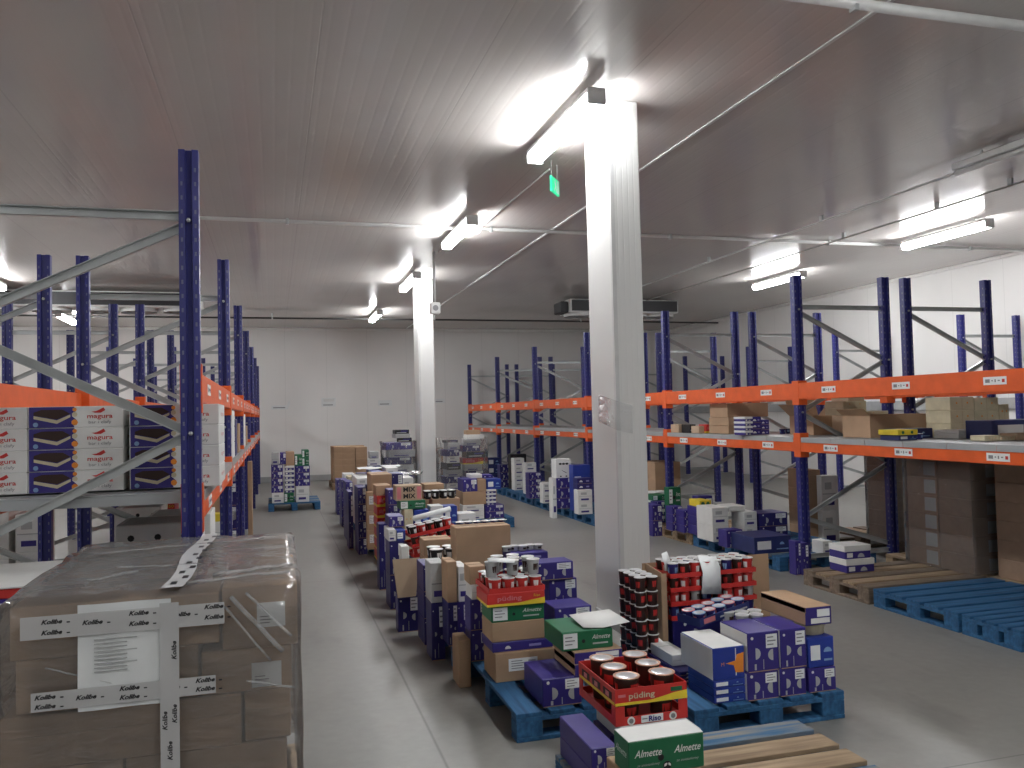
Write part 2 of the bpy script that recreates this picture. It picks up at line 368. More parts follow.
conduit([(2.80, 8.15, HC-.02), (2.74, 10.8, HC-.02), (2.73, 10.88, HC-.08), (2.72, 11.02, HC-.08), (2.71, 11.10, HC-.02), (2.50, 12.7, HC-.02)], .011, 'unit_white', 'thin white cable run from the exit sign to the hanging socket')
t = thing('tube_fitting', 'unlit long grey ceiling fitting at the right edge', 'lamp', (6.93, 6.1, HC-.1))
MB().box((-.05, -.95, -.02), (.05, .95, .05), 'conduit_grey', .01).obj('housing', t)
MB().pipe([(0, -.93, -.05), (0, .93, -.05)], .03, 'conduit_grey').obj('diffuser', t)
for y in (-.6, .6): MB().bar((0, y, .04), (0, y, .1), .02, .02, 'galvanised').obj('hanger', t)
t = thing('hanging_socket', 'white socket box hanging on a pole left of far column', 'socket', (2.45, 12.8, 0))
MB().pipe([(0, 0, HC), (0, 0, HC-.82)], .018, 'unit_white').obj('pole', t)
MB().box((-.08, -.05, HC-.98), (.08, .05, HC-.80), 'unit_white', .015).obj('box', t)
MB().disc(0, HC-.89, .045, -.052, 'text_grey').obj('outlet', t)
t = thing('exit_sign', 'small green emergency exit sign hanging beside the near lamp', 'sign', (2.80, 8.0, HC-.25), .95)
MB().box((-.13, -.012, -.07), (.13, .012, .09), 'exit_green', .004).obj('panel', t)
mb = MB()
mb.disc(-.02, .055, .012, -.013, 'white'); mb.poly([(-.035, .04), (0, .045), (.01, 0), (-.02, 0)], -.013, 'white'); mb.poly([(-.02, 0), (.0, .0), (-.045, -.055), (-.06, -.045)], -.013, 'white'); mb.poly([(-.005, .002), (.012, 0), (.035, -.05), (.02, -.055)], -.013, 'white')
mb.q(.055, -.055, .1, .075, -.0125, 'white'); mb.obj('running_figure', t)
for x in (-.1, .1): MB().bar((x, 0, .08), (x, 0, .30), .008, .008, 'galvanised').obj('hanger', t)
def cooler(x0, x1, y, n, label):
    t = thing('cooling_unit', label, 'cooling unit', ((x0+x1)/2, y, HC-.05), group='ceiling cooling units')
    w_ = (x1-x0)/2
    MB().box((-w_, 0, -.30), (w_, .75, 0), 'unit_white', .02).obj('casing', t)
    MB().box((-w_+.04, -.015, -.27), (w_-.04, .0, -.03), 'fan_dark').obj('grille', t)
    for i in range(n):
        x = -w_+(i+.5)*2*w_/n
        f = MB().lathe([(.34, -.37), (.34, -.30), (.30, -.30), (.30, -.36)], 'unit_white', 24, c=(x, .36), caps=False).obj('fan_ring', t)
        g = MB(); g.lathe([(.29, -.335), (.29, -.33)], 'fan_dark', 24, c=(x, .36))
        for k in range(5):
            a = k*2*math.pi/5; g.bar((x+.05*math.cos(a), .36+.05*math.sin(a), -.35), (x+.26*math.cos(a), .36+.26*math.sin(a), -.35), .10, .008, 'grey')
        g.obj('fan', f)
    for x in (-w_+.2, w_-.2): MB().box((x-.02, .3, 0), (x+.02, .36, .049), 'galvanised').obj('bracket', t)
    MB().box((-w_-.18, .1, -.3), (-w_, .6, -.05), 'fan_dark', .02).obj('pipe_box', t)
cooler(6.35, 9.0, 17.3, 4, 'ceiling cooling unit with dark grille, right of near column')
cooler(-5.2, -1.35, 17.3, 5, 'ceiling cooling unit with round fans behind the left racks')
# torn paper signs on back wall
for i, (x, z, ww, hh, dy, lb) in enumerate([(.17, 2.10, .46, .11, .0, 'leftmost white paper sign on back wall, bent upward'), (1.52, 2.22, .40, .25, 0, 'second white paper sign from left on the back wall'), (3.13, 2.17, .40, .16, 0, 'white paper sign on back wall just left of far column'), (4.75, 2.2, .34, .13, 0, 'rightmost small paper sign, right of far column')]):
    mb = MB().box((-ww/2, -.012, -hh/2), (ww/2, 0, hh/2), 'paper')
    if i == 0: mb.poly([(ww/2-.05, 0), (ww/2+.03, .02), (ww/2+.05, .2), (ww/2, .14)], -.012, 'paper')
    if i == 1: mb.box((-ww/2+.06, -.05, .02), (ww/2-.04, -.012, hh/2-.03), 'white')
    mb.q(-ww/2+.05, -hh/2+.035, ww/2-.08, -hh/2+.06, -.012, 'text_grey')
    tag(mb.obj('paper_sign', loc=(x, Y1, z)), lb, 'sign', 'paper signs on back wall')

# ---------------------------------------------------------------- pallet racks
ZP, ZB1, ZB2 = 3.24, 1.30, 1.87      # post top, underside of lower beams, underside of upper beams
BH = .18
FY = [4.72+3.19*i for i in range(7)]
POST = [(-.05, .04), (-.05, -.035), (-.018, -.04), (-.014, -.02), (.014, -.02), (.018, -.04), (.05, -.035), (.05, .04), (.035, .04), (.035, .0), (-.035, .0), (-.035, .04)]
def post_mesh():
    mb = MB().extr(POST, 0, ZP, 'rack_blue'); z = .12
    while z < ZP-.05:
        for x in (-.034, .034): mb.box((x-.005, -.0385, z), (x+.005, -.036, z+.022), 'lit_hole')
        mb.box((-.0515, -.012, z+.01), (-.0495, -.002, z+.03), 'lit_hole'); mb.box((.0495, -.012, z+.01), (.0515, -.002, z+.03), 'lit_hole')
        z += .075
    return mb.mesh('post')
PM = post_mesh()
FP = MB().box((-.075, -.07, 0), (.075, .07, .008), 'galvanised', .002).lathe([(.012, .008), (.012, .03)], 'galvanised', 6, c=(.055, .05)).mesh('foot_plate')
BOLT = MB().lathe([(.012, 0), (.012, .012)], 'galvanised', 6, mx=Matrix.Rotation(math.pi/2, 4, 'X')).mesh('bolt')
def brace_mesh(p, q):
    mb = MB(); d = (Vector(q)-Vector(p)).normalized(); n = d.cross(Vector((0, 1, 0))).normalized()
    P, Q = Vector(p), Vector(q)
    mb.bar(P, Q, .004, .048, 'galvanised', n)          # web, its normal along y
    for s in (-1, 1): mb.bar(P+n*s*.022-Vector((0, .014, 0)), Q+n*s*.022-Vector((0, .014, 0)), .028, .004, 'galvanised', n)
    return mb.mesh('brace')
def rack(x0, x1, label, side, frames, beams_front, decks, zb1=ZB1, hi=(ZB2, .18)):
    """x0/x1 post centres; side = -1 when the aisle face is on the low-x side"""
    t = thing('pallet_rack', label, 'rack', ((x0+x1)/2, FY[0], 0), group='blue and orange pallet racks')
    a = (x1-x0)/2; front = -a if side < 0 else a
    b1 = brace_mesh((-a, .02, 2.89), (a, .02, 2.89)); b0 = brace_mesh((-a, .02, .16), (a, .02, .16))
    f = a*(1 if side > 0 else -1)
    pts = [(f, 2.85), (-f, 2.30), (f, 1.73), (-f, 1.14), (f, .58), (-f, .22)]
    segs = [brace_mesh((pts[i][0], .02 if i % 2 else .03, pts[i][1]), (pts[i+1][0], .02 if i % 2 else .03, pts[i+1][1])) for i in range(5)]
    for i in frames:
        y = FY[i]-FY[0]
        for x in (-a, a):
            p = link('post', PM, t, (x, y, 0)); link('foot_plate', FP, p)
            for z in (1.73, 2.86) if x == f else (2.3,): link('bolt', BOLT, p, (0, -.038, z))
        link('brace', b1, t, (0, y, 0)); link('brace', b0, t, (0, y, 0))
        for m in segs: link('brace', m, t, (0, y, 0))
    con = MB().box((-.056, -.01, -.06), (.056, .055, .205), 'rack_orange', .004).mesh('beam_connector')
    pl = MB().box((-.002, -.11, -.032), (.002, .11, .032), 'paper').box((-.003, -.095, -.014), (-.001, -.07, .012), 'red').box((-.003, -.05, -.004), (-.001, -.03, .006), 'text_grey').box((-.003, -.012, -.012), (-.001, 0, .012), 'text_grey').box((-.003, .016, -.004), (-.001, .03, .006), 'text_grey').box((-.003, .046, -.014), (-.001, .09, .014), 'text_grey').mesh('label_plate')
    for i in beams_front:
        y0, y1 = FY[i]-FY[0]+.05, FY[i+1]-FY[0]-.05; L = y1-y0
        for zb, BH in ((zb1, .145), hi):
            for x in (front, -front):
                sd = 1 if x > 0 else -1
                xx = x+sd*.028
                mb = MB().box((-.022, 0, 0), (.022, L, BH), 'rack_orange', .006); mb.box((sd*.0225-.001, .02, BH*.3), (sd*.0225+.001, L-.02, BH*.34), 'rack_orange')
                b = mb.obj('beam', t, (xx, y0, zb))
                link('beam_connector', con, b, (-sd*.028, -.045, 0)); link('beam_connector', con, b, (-sd*.028, L, 0))
                if x == front:
                    for k in range(3):
                        link('label_plate', pl, b, (sd*.0235, L*(k+.5)/3, BH*(.52 if zb > 1.5 else .40)), 0 if sd < 0 else math.pi)
        if decks:
            n = 6; yy = y0+.02
            for k in range(n):
                wd = (L-.04)/n
                mb = MB().box((-a-.055, 0, 0), (a+.055, wd-.008, .012), 'deck_grey', .003)
                for s_ in (-1, 1): mb.box((s_*(a+.055)-.003, 0, -.042), (s_*(a+.055)+.003, wd-.008, .012), 'deck_grey')
                mb.box((-a+.05, 0, -.05), (a-.05, .004, 0), 'deck_grey')
                for r_ in (.25, .5, .75): mb.box((-a+.06, wd*r_-.004, .012), (a-.06, wd*r_+.004, .0132), 'grey')
                link('shelf_panel', mb.mesh('shelf_panel'), t, (0, yy+k*wd, zb1+.146))
    return t
rack(-1.57, -.42, 'blue and orange rack along left aisle, loaded with cake boxes', 1, range(7), range(6), True, 1.262, (1.895, .155))
rack(-3.02, -1.87, 'blue and orange rack standing behind the left aisle rack', 1, range(1, 7), range(1, 6), False)
rack(5.55, 6.70, 'blue and orange rack along right aisle, front row with label plates', -1, range(7), range(6), True)
rack(7.0, 8.15, 'blue rack back to back behind the right aisle rack', -1, range(1, 7), range(1, 2), False)
rack(10.9, 12.05, 'blue rack standing against the right-hand wall', -1, range(1, 7), [], False)

# ---------------------------------------------------------------- pallets
def pallet_meshes(w_, d_, c_top, c_side):
    """boards run along x (w_), stringers along y; returns part meshes"""
    n = 5; bw = d_/n*.80; gap = (d_-bw*n)/(n-1); P = []
    for i in range(n):
        y = i*(bw+gap); P.append(('board', MB().box((0, 0, .131), (w_, bw, .155), c_top[i % len(c_top)], .003).mesh('board'), (0, y, 0)))
    for x in (0, (w_-.11)/2, w_-.11): P.append(('cross_board', MB().box((0, 0, .106), (.11, d_, .1305), c_side, .003).mesh('cross_board'), (x, 0, 0)))
    for x in (0, (w_-.11)/2, w_-.11): P.append(('bottom_board', MB().box((0, 0, 0), (.11, d_, .024), c_side, .003).mesh('bottom_board'), (x, 0, 0)))
    blk = MB().box((0, 0, .0245), (.11, .15, .1055), c_side, .004).mesh('block')
    for x in (0, (w_-.11)/2, w_-.11):
        for y in (0, (d_-.15)/2, d_-.15): P.append(('block', blk, (x, y, 0)))
    return P
PALC = {'blue': (('wood_blue',), 'wood_blue'), 'raw': (('wood_raw',), 'wood_raw'), 'old': (('wood_old', 'wood_raw'), 'wood_old'), 'worn': (('wood_raw', 'wood_blue_worn', 'wood_raw'), 'wood_blue'), 'teal': (('wood_blue', 'wood_blue_worn'), 'wood_blue')}
_pm = {}; PLACED = []
def pallet(x, y, w_, d_, kind, label, rot=False, z=0):
    """rot: boards run along y instead"""
    k = (w_, d_, kind, rot)
    if k not in _pm:
        if rot: _pm[k] = pallet_meshes(d_, w_, *PALC[kind])
        else: _pm[k] = pallet_meshes(w_, d_, *PALC[kind])
    t = thing('pallet', label, 'pallet', (x+w_/2, y+d_/2, z), math.pi/2 if rot else 0, 'wooden pallets')
    a, b = (d_, w_) if rot else (w_, d_)
    for n, me, l in _pm[k]: link(n, me, t, (l[0]-a/2, l[1]-b/2, l[2]))
    PLACED.append((x, x+w_, y, y+d_, z+.155)); return t
def support(x0, x1, y0, y1, floor=0.0):
    e = .015; z = floor
    for a, b, c, d, t in PLACED:
        if a < x1-e and b > x0+e and c < y1-e and d > y0+e and t > z: z = t
    return z

# ---------------------------------------------------------------- cartons
def lines(mb, x0, x1, z0, z1, y, n=3, m='text_grey'):
    for i in range(n):
        z = z1-(z1-z0)*(i+.5)/n; h = (z1-z0)/n*.3
        mb.q(x0, z-h/2, x0+(x1-x0)*(.95 if i % 2 else .7), z+h/2, y, m)
def carton_mesh(kind, w, d, h):
    """front face at y=0, centred in x, bottom z=0; returns body mesh and list of (part name, mesh)"""
    mb = MB(); parts = []; c = .004
    body = {'purple': 'purple', 'purplew': 'purple', 'deep': 'deep', 'blue': 'blue', 'bluew': 'blue', 'brown': 'cardboard', 'brownl': 'cardboard', 'pale': 'cardboard_pale', 'dark': 'cardboard_dark', 'darkl': 'cardboard_dark', 'white': 'white', 'grey': 'grey',
            'green': 'green', 'greenw': 'green', 'redtray': 'red', 'whitelid': 'purple', 'yellow': 'yellow', 'cream': 'cream', 'brownp': 'purple', 'navy': 'navy', 'crate': 'white', 'mix': 'cardboard_pale', 'choc': 'white', 'magura': 'white', 'orangepic': 'blue', 'lilac': 'purple', 'black': 'black', 'teal': 'teal', 'face': 'white', 'flap': 'cardboard'}[kind]
    mb.box((-w/2, 0, 0), (w/2, d, h), body, c)
    L = lambda x0, z0, x1, z1, m='paper', y=0: mb.q(x0, z0, x1, z1, y, m)
    if kind in ('purple', 'purplew', 'deep', 'lilac'):
        r = min(w*.16, h*.22)
        if h > .09:
            mb.disc(-w*.26, h*.46, r, 0, 'grey', -90, 90, 8); mb.disc(w*.30, h*.40, r, 0, 'grey', 90, 270, 8)
            L(-w*.30, h*.05, -w*.24, h*.2, 'grey'); L(-w*.02, h*.05, w*.0, h*.30, 'grey'); mb.disc(-w*.36, h*.86, r*.28, 0, 'white', n=8)
            parts.append(('label', MB().q(w*.08, h*.58, w*.44, h*.93, -.0004, 'paper')))
            lines(parts[-1][1], w*.12, w*.4, h*.62, h*.9, -.0016, 3)
        else:
            mb.disc(-w*.25, h*.3, h*.32, 0, 'white', 0, 180, 8); L(w*.1, h*.35, w*.3, h*.6, 'lilac_print')
        if kind == 'purplew':
            for s in (-1, 1): mb.box((s*w/2-.0015, .006, .006), (s*w/2+.0015, d-.006, h-.006), 'white')
        L(-w*.48, h*.0, w*.48, h*.012+.002, 'cardboard')
    elif kind in ('blue', 'navy', 'teal'):
        L(-w*.42, h*.25, -w*.05, h*.75, 'paper' if kind == 'blue' else 'white'); mb.disc(w*.25, h*.5, min(w, h)*.16, 0, 'sky', 0, 180, 8); L(w*.1, h*.2, w*.42, h*.27, 'sky')
    elif kind == 'bluew':
        for s in (-1,): mb.box((-w/2-.0015, .006, .006), (-w/2+.0015, d-.006, h-.006), 'white')
        L(-w*.46, h*.2, w*.2, h*.75, 'paper'); lines(mb, -w*.4, w*.15, h*.3, h*.65, -.001, 2)
    elif kind == 'orangepic':
        mb.box((-w/2-.0015, .004, .004), (-w/2+.0015, d-.004, h-.004), 'white'); mb.box((-w/2+.004, .004, h-.001), (w/2-.004, d-.004, h+.0015), 'white')
        mb.poly([(-w*.1, h*.5), (w*.15, h*.42), (w*.2, h*.2), (w*.45, h*.18), (w*.47, h*.8), (w*.25, h*.75), (w*.2, h*.56)], 0, 'orange_print'); L(w*.2, h*.1, w*.23, h*.95, 'white')
        mb.text('M', -w*.2, h*.48, h*.16, 0, 'orange_print')
    elif kind in ('brown', 'brownl', 'pale', 'dark', 'darkl', 'flap'):
        mb.box((-w/2+.006, d*.44, h-.0005), (w/2-.006, d*.56, h+.0012), 'tape_brown')
        mb.box((-w/2+.004, d*.499, h-.0004), (w/2-.004, d*.501, h+.0016), 'cardboard_dark')
        if h > .06: parts.append(('packing_tape', MB().q(-w*.5+.005, h*.60, w*.5-.005, h*.615, -.0004, 'tape_brown', .0006)))
        if kind == 'brownl':
            p = MB().q(-w*.30, h*.35, w*.14, h*.78, -.0005, 'paper'); lines(p, -w*.26, -w*.02, h*.4, h*.74, -.002, 4); p.q(w*.0, h*.42, w*.11, h*.70, -.002, 'grey'); parts.append(('label', p))
        if kind in ('dark', 'darkl'):
            L(-w*.15, h*.15, w*.15, h*.8, 'grey')
            if kind == 'darkl': mb.box((-w/2-.0015, d*.05, h*.12), (-w/2+.0005, d*.42, h*.88), 'grey')
    elif kind == 'brownp':
        mb.box((-w/2, .001, h-.035), (w/2, d-.001, h+.001), 'cardboard', .003); L(-w*.06, h*.45, w*.42, h*.85, 'paper'); L(-w*.3, h*.1, w*.42, h*.38, 'white'); mb.box((w/2-.001, .004, .004), (w/2+.0015, d-.004, h-.03), 'cardboard'); mb.box((-w/2-.0015, .004, .004), (-w/2+.001, d-.004, h-.03), 'cardboard')
    elif kind in ('white', 'grey'):
        L(-w*.44, h*.46, w*.44, h*.49, 'grey' if kind == 'white' else 'text_grey')
        if h > .1: L(-w*.3, h*.6, w*.1, h*.8, 'grey'); L(-w*.3, h*.15, w*.25, h*.3, 'purple')
        mb.box((-w/2+.006, d*.495, h-.0004), (w/2-.006, d*.505, h+.001), 'grey')
    elif kind in ('green', 'greenw'):
        if kind == 'greenw': mb.box((-w/2+.002, .002, h-.001), (w/2-.002, d-.002, h+.002), 'white')
        p = MB().q(-w*.47, h*.12, -w*.2, h*.9, -.0005, 'paper'); lines(p, -w*.44, -w*.24, h*.25, h*.8, -.002, 3)
        if kind == 'green': parts.append(('label', p)); mb.text('Almette', w*.26, h*.62, h*.34, 0, 'white', w_=w*.36, shear=.35); L(w*.1, h*.24, w*.4, h*.32, 'grey')
        else:
            for x in (-w*.25, w*.27): mb.text('Almette', x, h*.62, h*.30, 0, 'white', w_=w*.36, shear=.35, bold=.01); mb.text('ze smietankowy', x, h*.30, h*.11, 0, 'grey', w_=w*.3, shear=.3)
            mb.disc(0, h*.2, h*.13, 0, 'black', n=12); mb.disc(-.004, h*.2, h*.07, -.001, 'white', 60, 200); mb.disc(.006, h*.2, h*.07, -.001, 'white', -20, 100)
            mb.text('Almette', d*.5, h*.6, h*.30, 0, 'white', w_=d*.75, shear=.35, mx=Matrix.Translation((-w/2, d, 0)) @ Matrix.Rotation(-math.pi/2, 4, 'Z'))
        mb.disc(-w*.08, h*.45, h*.10, 0, 'black', n=8)
    elif kind == 'redtray':
        mb.box((-w/2-.001, -.001, 0), (w/2+.001, d+.001, h*.22), 'yellow', .002)
        mb.poly([(w*.05, h*.22), (w*.5, h*.22), (w*.5, h*.5)], -.001, 'yellow')
        mb.text('püding', -w*.12, h*.60, h*.5, -.001, 'pink', w_=w*.42, bold=.02); mb.text('Riso', w*.36, h*.68, h*.32, -.001, 'yellow')
    elif kind == 'whitelid':
        mb.box((-w/2-.004, -.004, h*.55), (w/2+.004, d+.004, h+.002), 'white', .004); L(-w*.42, h*.12, -w*.2, h*.45, 'white'); mb.disc(w*.12, h*.1, h*.3, 0, 'grey', 0, 180)
    elif kind == 'crate':
        for i in range(3): mb.disc(-w*.32+i*w*.32, h*.72, h*.07, 0, 'black', n=8)
        for i in range(2): mb.disc(-w*.2+i*w*.4, h*.3, h*.06, 0, 'black', n=8)
        mb.poly([(-w*.2, h*.05), (w*.2, h*.05), (w*.3, h*.2), (0, h*.27)], 0, 'blue')
        mb.box((-w/2+.03, .03, h-.001), (w/2-.03, d-.03, h+.001), 'grey')
    elif kind == 'cream':
        for x in (-.22, .22): mb.disc(w*x, h*.55, min(w, h)*.07, 0, 'orange_print', n=8)
        L(-w*.005, .005, w*.005, h-.005, 'cardboard_pale')
    elif kind == 'mix':
        for z in (.28, .72): mb.text('MIX', 0, h*z, h*.42, 0, 'black', w_=w*.46, bold=.03)
        L(-w*.45, h*.1, -w*.3, h*.9, 'pink'); L(w*.3, h*.1, w*.45, h*.9, 'pink')
    elif kind == 'yellow':
        for x in (-.25, .2): mb.disc(w*x, h*.5, h*.3, 0, 'green', n=8)
    elif kind == 'face':
        for x in (-.22, 0, .22): mb.disc(w*x, h*.75, h*.06, 0, 'black', n=6, sx=1.6)
        mb.poly([(-w*.2, h*.45), (w*.25, h*.25), (w*.1, h*.28), (-w*.05, h*.36)], 0, 'black'); L(-w*.25, h*.06, -w*.15, h*.12, 'black'); L(w*.12, h*.06, w*.22, h*.12, 'black')
    elif kind == 'black':
        L(-w*.4, h*.2, w*.3, h*.4, 'grey'); L(-w*.1, h*.55, w*.4, h*.8, 'purple')
    elif kind == 'magura':
        mb.poly([(-w*.488, .002), (-w*.02, .002), (-w*.035, h*.2), (.004, h*.35), (-w*.045, h*.55), (.0, h*.8), (-w*.02, h-.002), (-w*.488, h-.002)], 0, 'purple')
        for zz, rr in ((.25, .06), (.62, .05), (.85, .04)): mb.disc(-w*.015, h*zz, w*rr*.6, -.0018, 'orange_print' if rr != .05 else 'cream', n=7)
        mb.poly([(-w*.44, h*.58), (-w*.2, h*.36), (-w*.06, h*.62), (-w*.06, h*.5), (-w*.2, h*.2), (-w*.44, h*.44)], -.0016, 'cream')
        mb.poly([(-w*.44, h*.60), (-w*.2, h*.40), (-w*.06, h*.66), (-w*.14, h*.86), (-w*.36, h*.86), (-w*.44, h*.74)], -.002, 'choc')
        mb.disc(-w*.42, h*.17, h*.11, -.0016, 'sky', n=9)
        mb.text('magura', w*.25, h*.52, h*.30, 0, 'red', w_=w*.27, bold=.01); mb.text('bar i clafy', w*.25, h*.24, h*.2, 0, 'text_grey', w_=w*.24)
        mb.poly([(w*.2, h*.68), (w*.26, h*.68), (w*.31, h*.80), (w*.29, h*.93), (w*.25, h*.84), (w*.21, h*.76), (w*.16, h*.74)], 0, 'red')
        mb.text('magura', d*.5, h*.52, h*.30, 0, 'red', w_=d*.5, mx=Matrix.Translation((w/2, 0, 0)) @ Matrix.Rotation(math.pi/2, 4, 'Z'))
    return mb.mesh('carton'), [(n, p.mesh(n)) for n, p in parts]
mat('lilac_print', (.30, .28, .55), .5, var=0)
_cm = {}
def q2(v, s=.02): return max(s, round(v/s)*s)
CAT = {'redtray': ('tray', 'tray'), 'crate': ('crate', 'crate'), 'magura': ('cake_carton', 'box'), **{k: ('cardboard_box', 'box') for k in ('brown', 'brownl', 'pale', 'dark', 'darkl', 'flap')}}
def carton(kind, x0, x1, y, d, z0, h, label, group=None, rz=0):
    w_ = round(x1-x0, 3); key = (kind, w_, round(d, 2), round(h, 3)); me, parts = _cm.get(key) or _cm.setdefault(key, carton_mesh(kind, *key[1:]))
    nm, ct = CAT.get(kind, ('carton', 'box'))
    o = thing(nm, label, ct, ((x0+x1)/2, y, z0+.0006), rz, group, me)
    for n, p in parts: link(n, p, o)
    PLACED.append((x0, x1, y, y+d, z0+h+.001)); return o
ORD = {1: [''], 2: ['lower', 'upper'], 3: ['bottom', 'middle', 'top'], 4: ['bottom', 'second lowest', 'third lowest', 'top'], 5: ['bottom', 'second lowest', 'middle', 'second highest', 'top'], 6: ['bottom', 'second lowest', 'third lowest', 'third highest', 'second highest', 'top']}
def B(kind, x0, x1, y, d, zt, n, label, floor=0.0, low=1):
    """a box (or a stack of n) set down on what is below it, its top at zt; it stops short of taller neighbours"""
    e = .012; yb = y+d
    for a, b, c, q, t in sorted(PLACED, key=lambda r: r[2]):
        if t <= zt-.035 or not (a < x1-e and b > x0+e): continue
        if c < yb-e and q > y+e and t < zt+3:
            if c > y+.07: yb = min(yb, c-.004)
            else: y = q+.004; yb = max(yb, y+min(d, .15))
    d = max(.07, yb-y); z = support(x0, x1, y, y+d, floor); H = zt-z
    if H < .03: H = .05*n
    h = H/n                                   # low = how many lowest layers are one taller carton
    for i in range(n):
        if 0 < i < low: continue
        k = low if i == 0 else 1
        carton(kind, x0, x1, y, d, z+i*h+.0006*i, h*k-.0006, label.replace('{}', ORD[n][i]) if n > 1 else label)

# ---------------------------------------------------------------- cups and trays of cups
def cup_meshes(r, h, body, lid, band='white'):
    b = MB().lathe([(r*.74, 0), (r*.78, .002), (r*.9, h*.9), (r*.92, h)], body, 16)
    for k in range(3):
        a = k*2.1+.9; vs = []
        for t in (-.45, -.15, .15, .45):
            for z in (h*.3, h*.75): rr = r*(.74+.16*z/h)*1.035; vs.append((rr*math.cos(a+t), rr*math.sin(a+t), z))
        b.add(vs, [(0, 2, 3, 1), (2, 4, 5, 3), (4, 6, 7, 5)], band)
    l = MB().lathe([(r*.94, h), (r, h+.001), (r, h+.004), (r*.93, h+.005), (r*.88, h+.0035), (0.001, h+.0035)], lid, 18)
    l.lathe([(r*.80, h+.0036), (r*.78, h+.0042)], 'foil' if lid != 'foil' else 'white', 14)
    return b.mesh('cup'), l.mesh('lid')
_cup = {}
CUPK = {'black': ('black', 'white', 'grey'), 'red': ('red', 'white', 'white'), 'choc': ('choc', 'white', 'red'), 'grey': ('grey', 'white', 'choc'), 'navy': ('deep', 'foil', 'sky'), 'copper': ('choc', 'copper_lid', 'red'), 'pink': ('deep', 'pink', 'sky'), 'sky': ('deep', 'sky', 'pink'), 'tin': ('black', 'foil', 'white'), 'cream': ('cream', 'white', 'orange_print')}
def cup(kind, x, y, z, r, h, label, group, rz=0, mx=None):
    k = (kind, r, h)
    if k not in _cup: _cup[k] = cup_meshes(r, h, *CUPK[kind])
    o = thing('pudding_cup' if kind in ('copper',) else 'cup', label, 'cup', (x, y, z+.0005), rz, group, _cup[k][0]); link('lid', _cup[k][1], o)
    if mx: o.matrix_world = mx @ Matrix.Translation((x, y, z+.0005))
    return o
def tray(x0, x1, y, d, z0, h, m, label, cat='tray', mx=None, front=None):
    """an open shallow tray with four walls; floor 4 mm thick"""
    mb = MB(); w_ = x1-x0; t = .004
    mb.box((-w_/2, 0, 0), (w_/2, d, t), m); mb.box((-w_/2, 0, t), (w_/2, t, h), m); mb.box((-w_/2, d-t, t), (w_/2, d, h), m)
    mb.box((-w_/2, t, t), (-w_/2+t, d-t, h), m); mb.box((w_/2-t, t, t), (w_/2, d-t, h), m)
    if front: front(mb, w_, h)
    o = thing('tray', label, 'tray', ((x0+x1)/2, y, z0+.0006), 0, None, mb.mesh('tray'))
    if mx: o.matrix_world = mx @ o.matrix_basis
    PLACED.append((x0, x1, y, y+d, z0+h)); return o
NTH = ['first', 'second', 'third', 'fourth', 'fifth', 'sixth', 'seventh', 'eighth', 'ninth', 'tenth', 'eleventh', 'twelfth']
def cups_in(x0, x1, y, d, z, nx, ny, r, h, kinds, label, group, hide=lambda i, j: False):
    for i in range(nx):
        for j in range(ny):
            if hide(i, j): continue
            k = kinds[(i*3+j*5) % len(kinds)]
            cup(k, x0+(i+.5)*(x1-x0)/nx, y+(j+.5)*d/ny, z, r, h, NTH[i]+' from left, '+NTH[j]+' row from front: '+label, group, random.random()*6)
def sheet(pts_grid, m, name, label, cat, parent=None, th=.0):
    n = len(pts_grid[0]); vs = [p for row in pts_grid for p in row]
    fs = [(i*n+j, i*n+j+1, (i+1)*n+j+1, (i+1)*n+j) for i in range(len(pts_grid)-1) for j in range(n-1)]
    me = MB().add(vs, fs, m, True).mesh(name); o = link(name, me, parent)
    if th: s = o.modifiers.new('solid', 'SOLIDIFY'); s.thickness = th
    if not parent: tag(o, label, cat)
    return o
def film_box(x0, x1, y0, y1, z0, z1, label, amp=.012, m='stretch_film', seed=1, top=True, parent=None):
    """stretch film wound round a load: a slightly puckered shell just outside it"""
    rnd = random.Random(seed); n = 14; k = 10; cx, cy = (x0+x1)/2, (y0+y1)/2
    per = []
    for i in range(n): per.append((x0+(x1-x0)*i/n, y0, 0, -1))
    for i in range(n): per.append((x1, y0+(y1-y0)*i/n, 1, 0))
    for i in range(n): per.append((x1-(x1-x0)*i/n, y1, 0, 1))
    for i in range(n): per.append((x0, y1-(y1-y0)*i/n, -1, 0))
    vs = []; P = len(per)
    for j in range(k+1):
        z = z0+(z1-z0)*j/k
        for i, (x, y, nx, ny) in enumerate(per): a = amp*rnd.random() if i % n else amp*.3; vs.append((x+nx*a, y+ny*a, z+(rnd.random()-.5)*.015))
    fs = [(j*P+i, j*P+(i+1) % P, (j+1)*P+(i+1) % P, (j+1)*P+i) for j in range(k) for i in range(P)]
    if top:
        o = len(vs); prev = list(range(k*P, (k+1)*P))
        for s in (.9, .6, .3):
            cur = []
            for i, (x, y, nx, ny) in enumerate(per): vs.append((cx+(x-cx)*s, cy+(y-cy)*s, z1+.004+amp*.8*rnd.random())); cur.append(len(vs)-1)
            fs += [(prev[i], prev[(i+1) % P], cur[(i+1) % P], cur[i]) for i in range(P)]; prev = cur
        fs.append(tuple(prev))
    me = MB().add(vs, fs, m, True).mesh('stretch_wrap')
    if parent: return link('stretch_wrap', me, parent)
    return tag(link('stretch_wrap', me), label, 'plastic wrap')

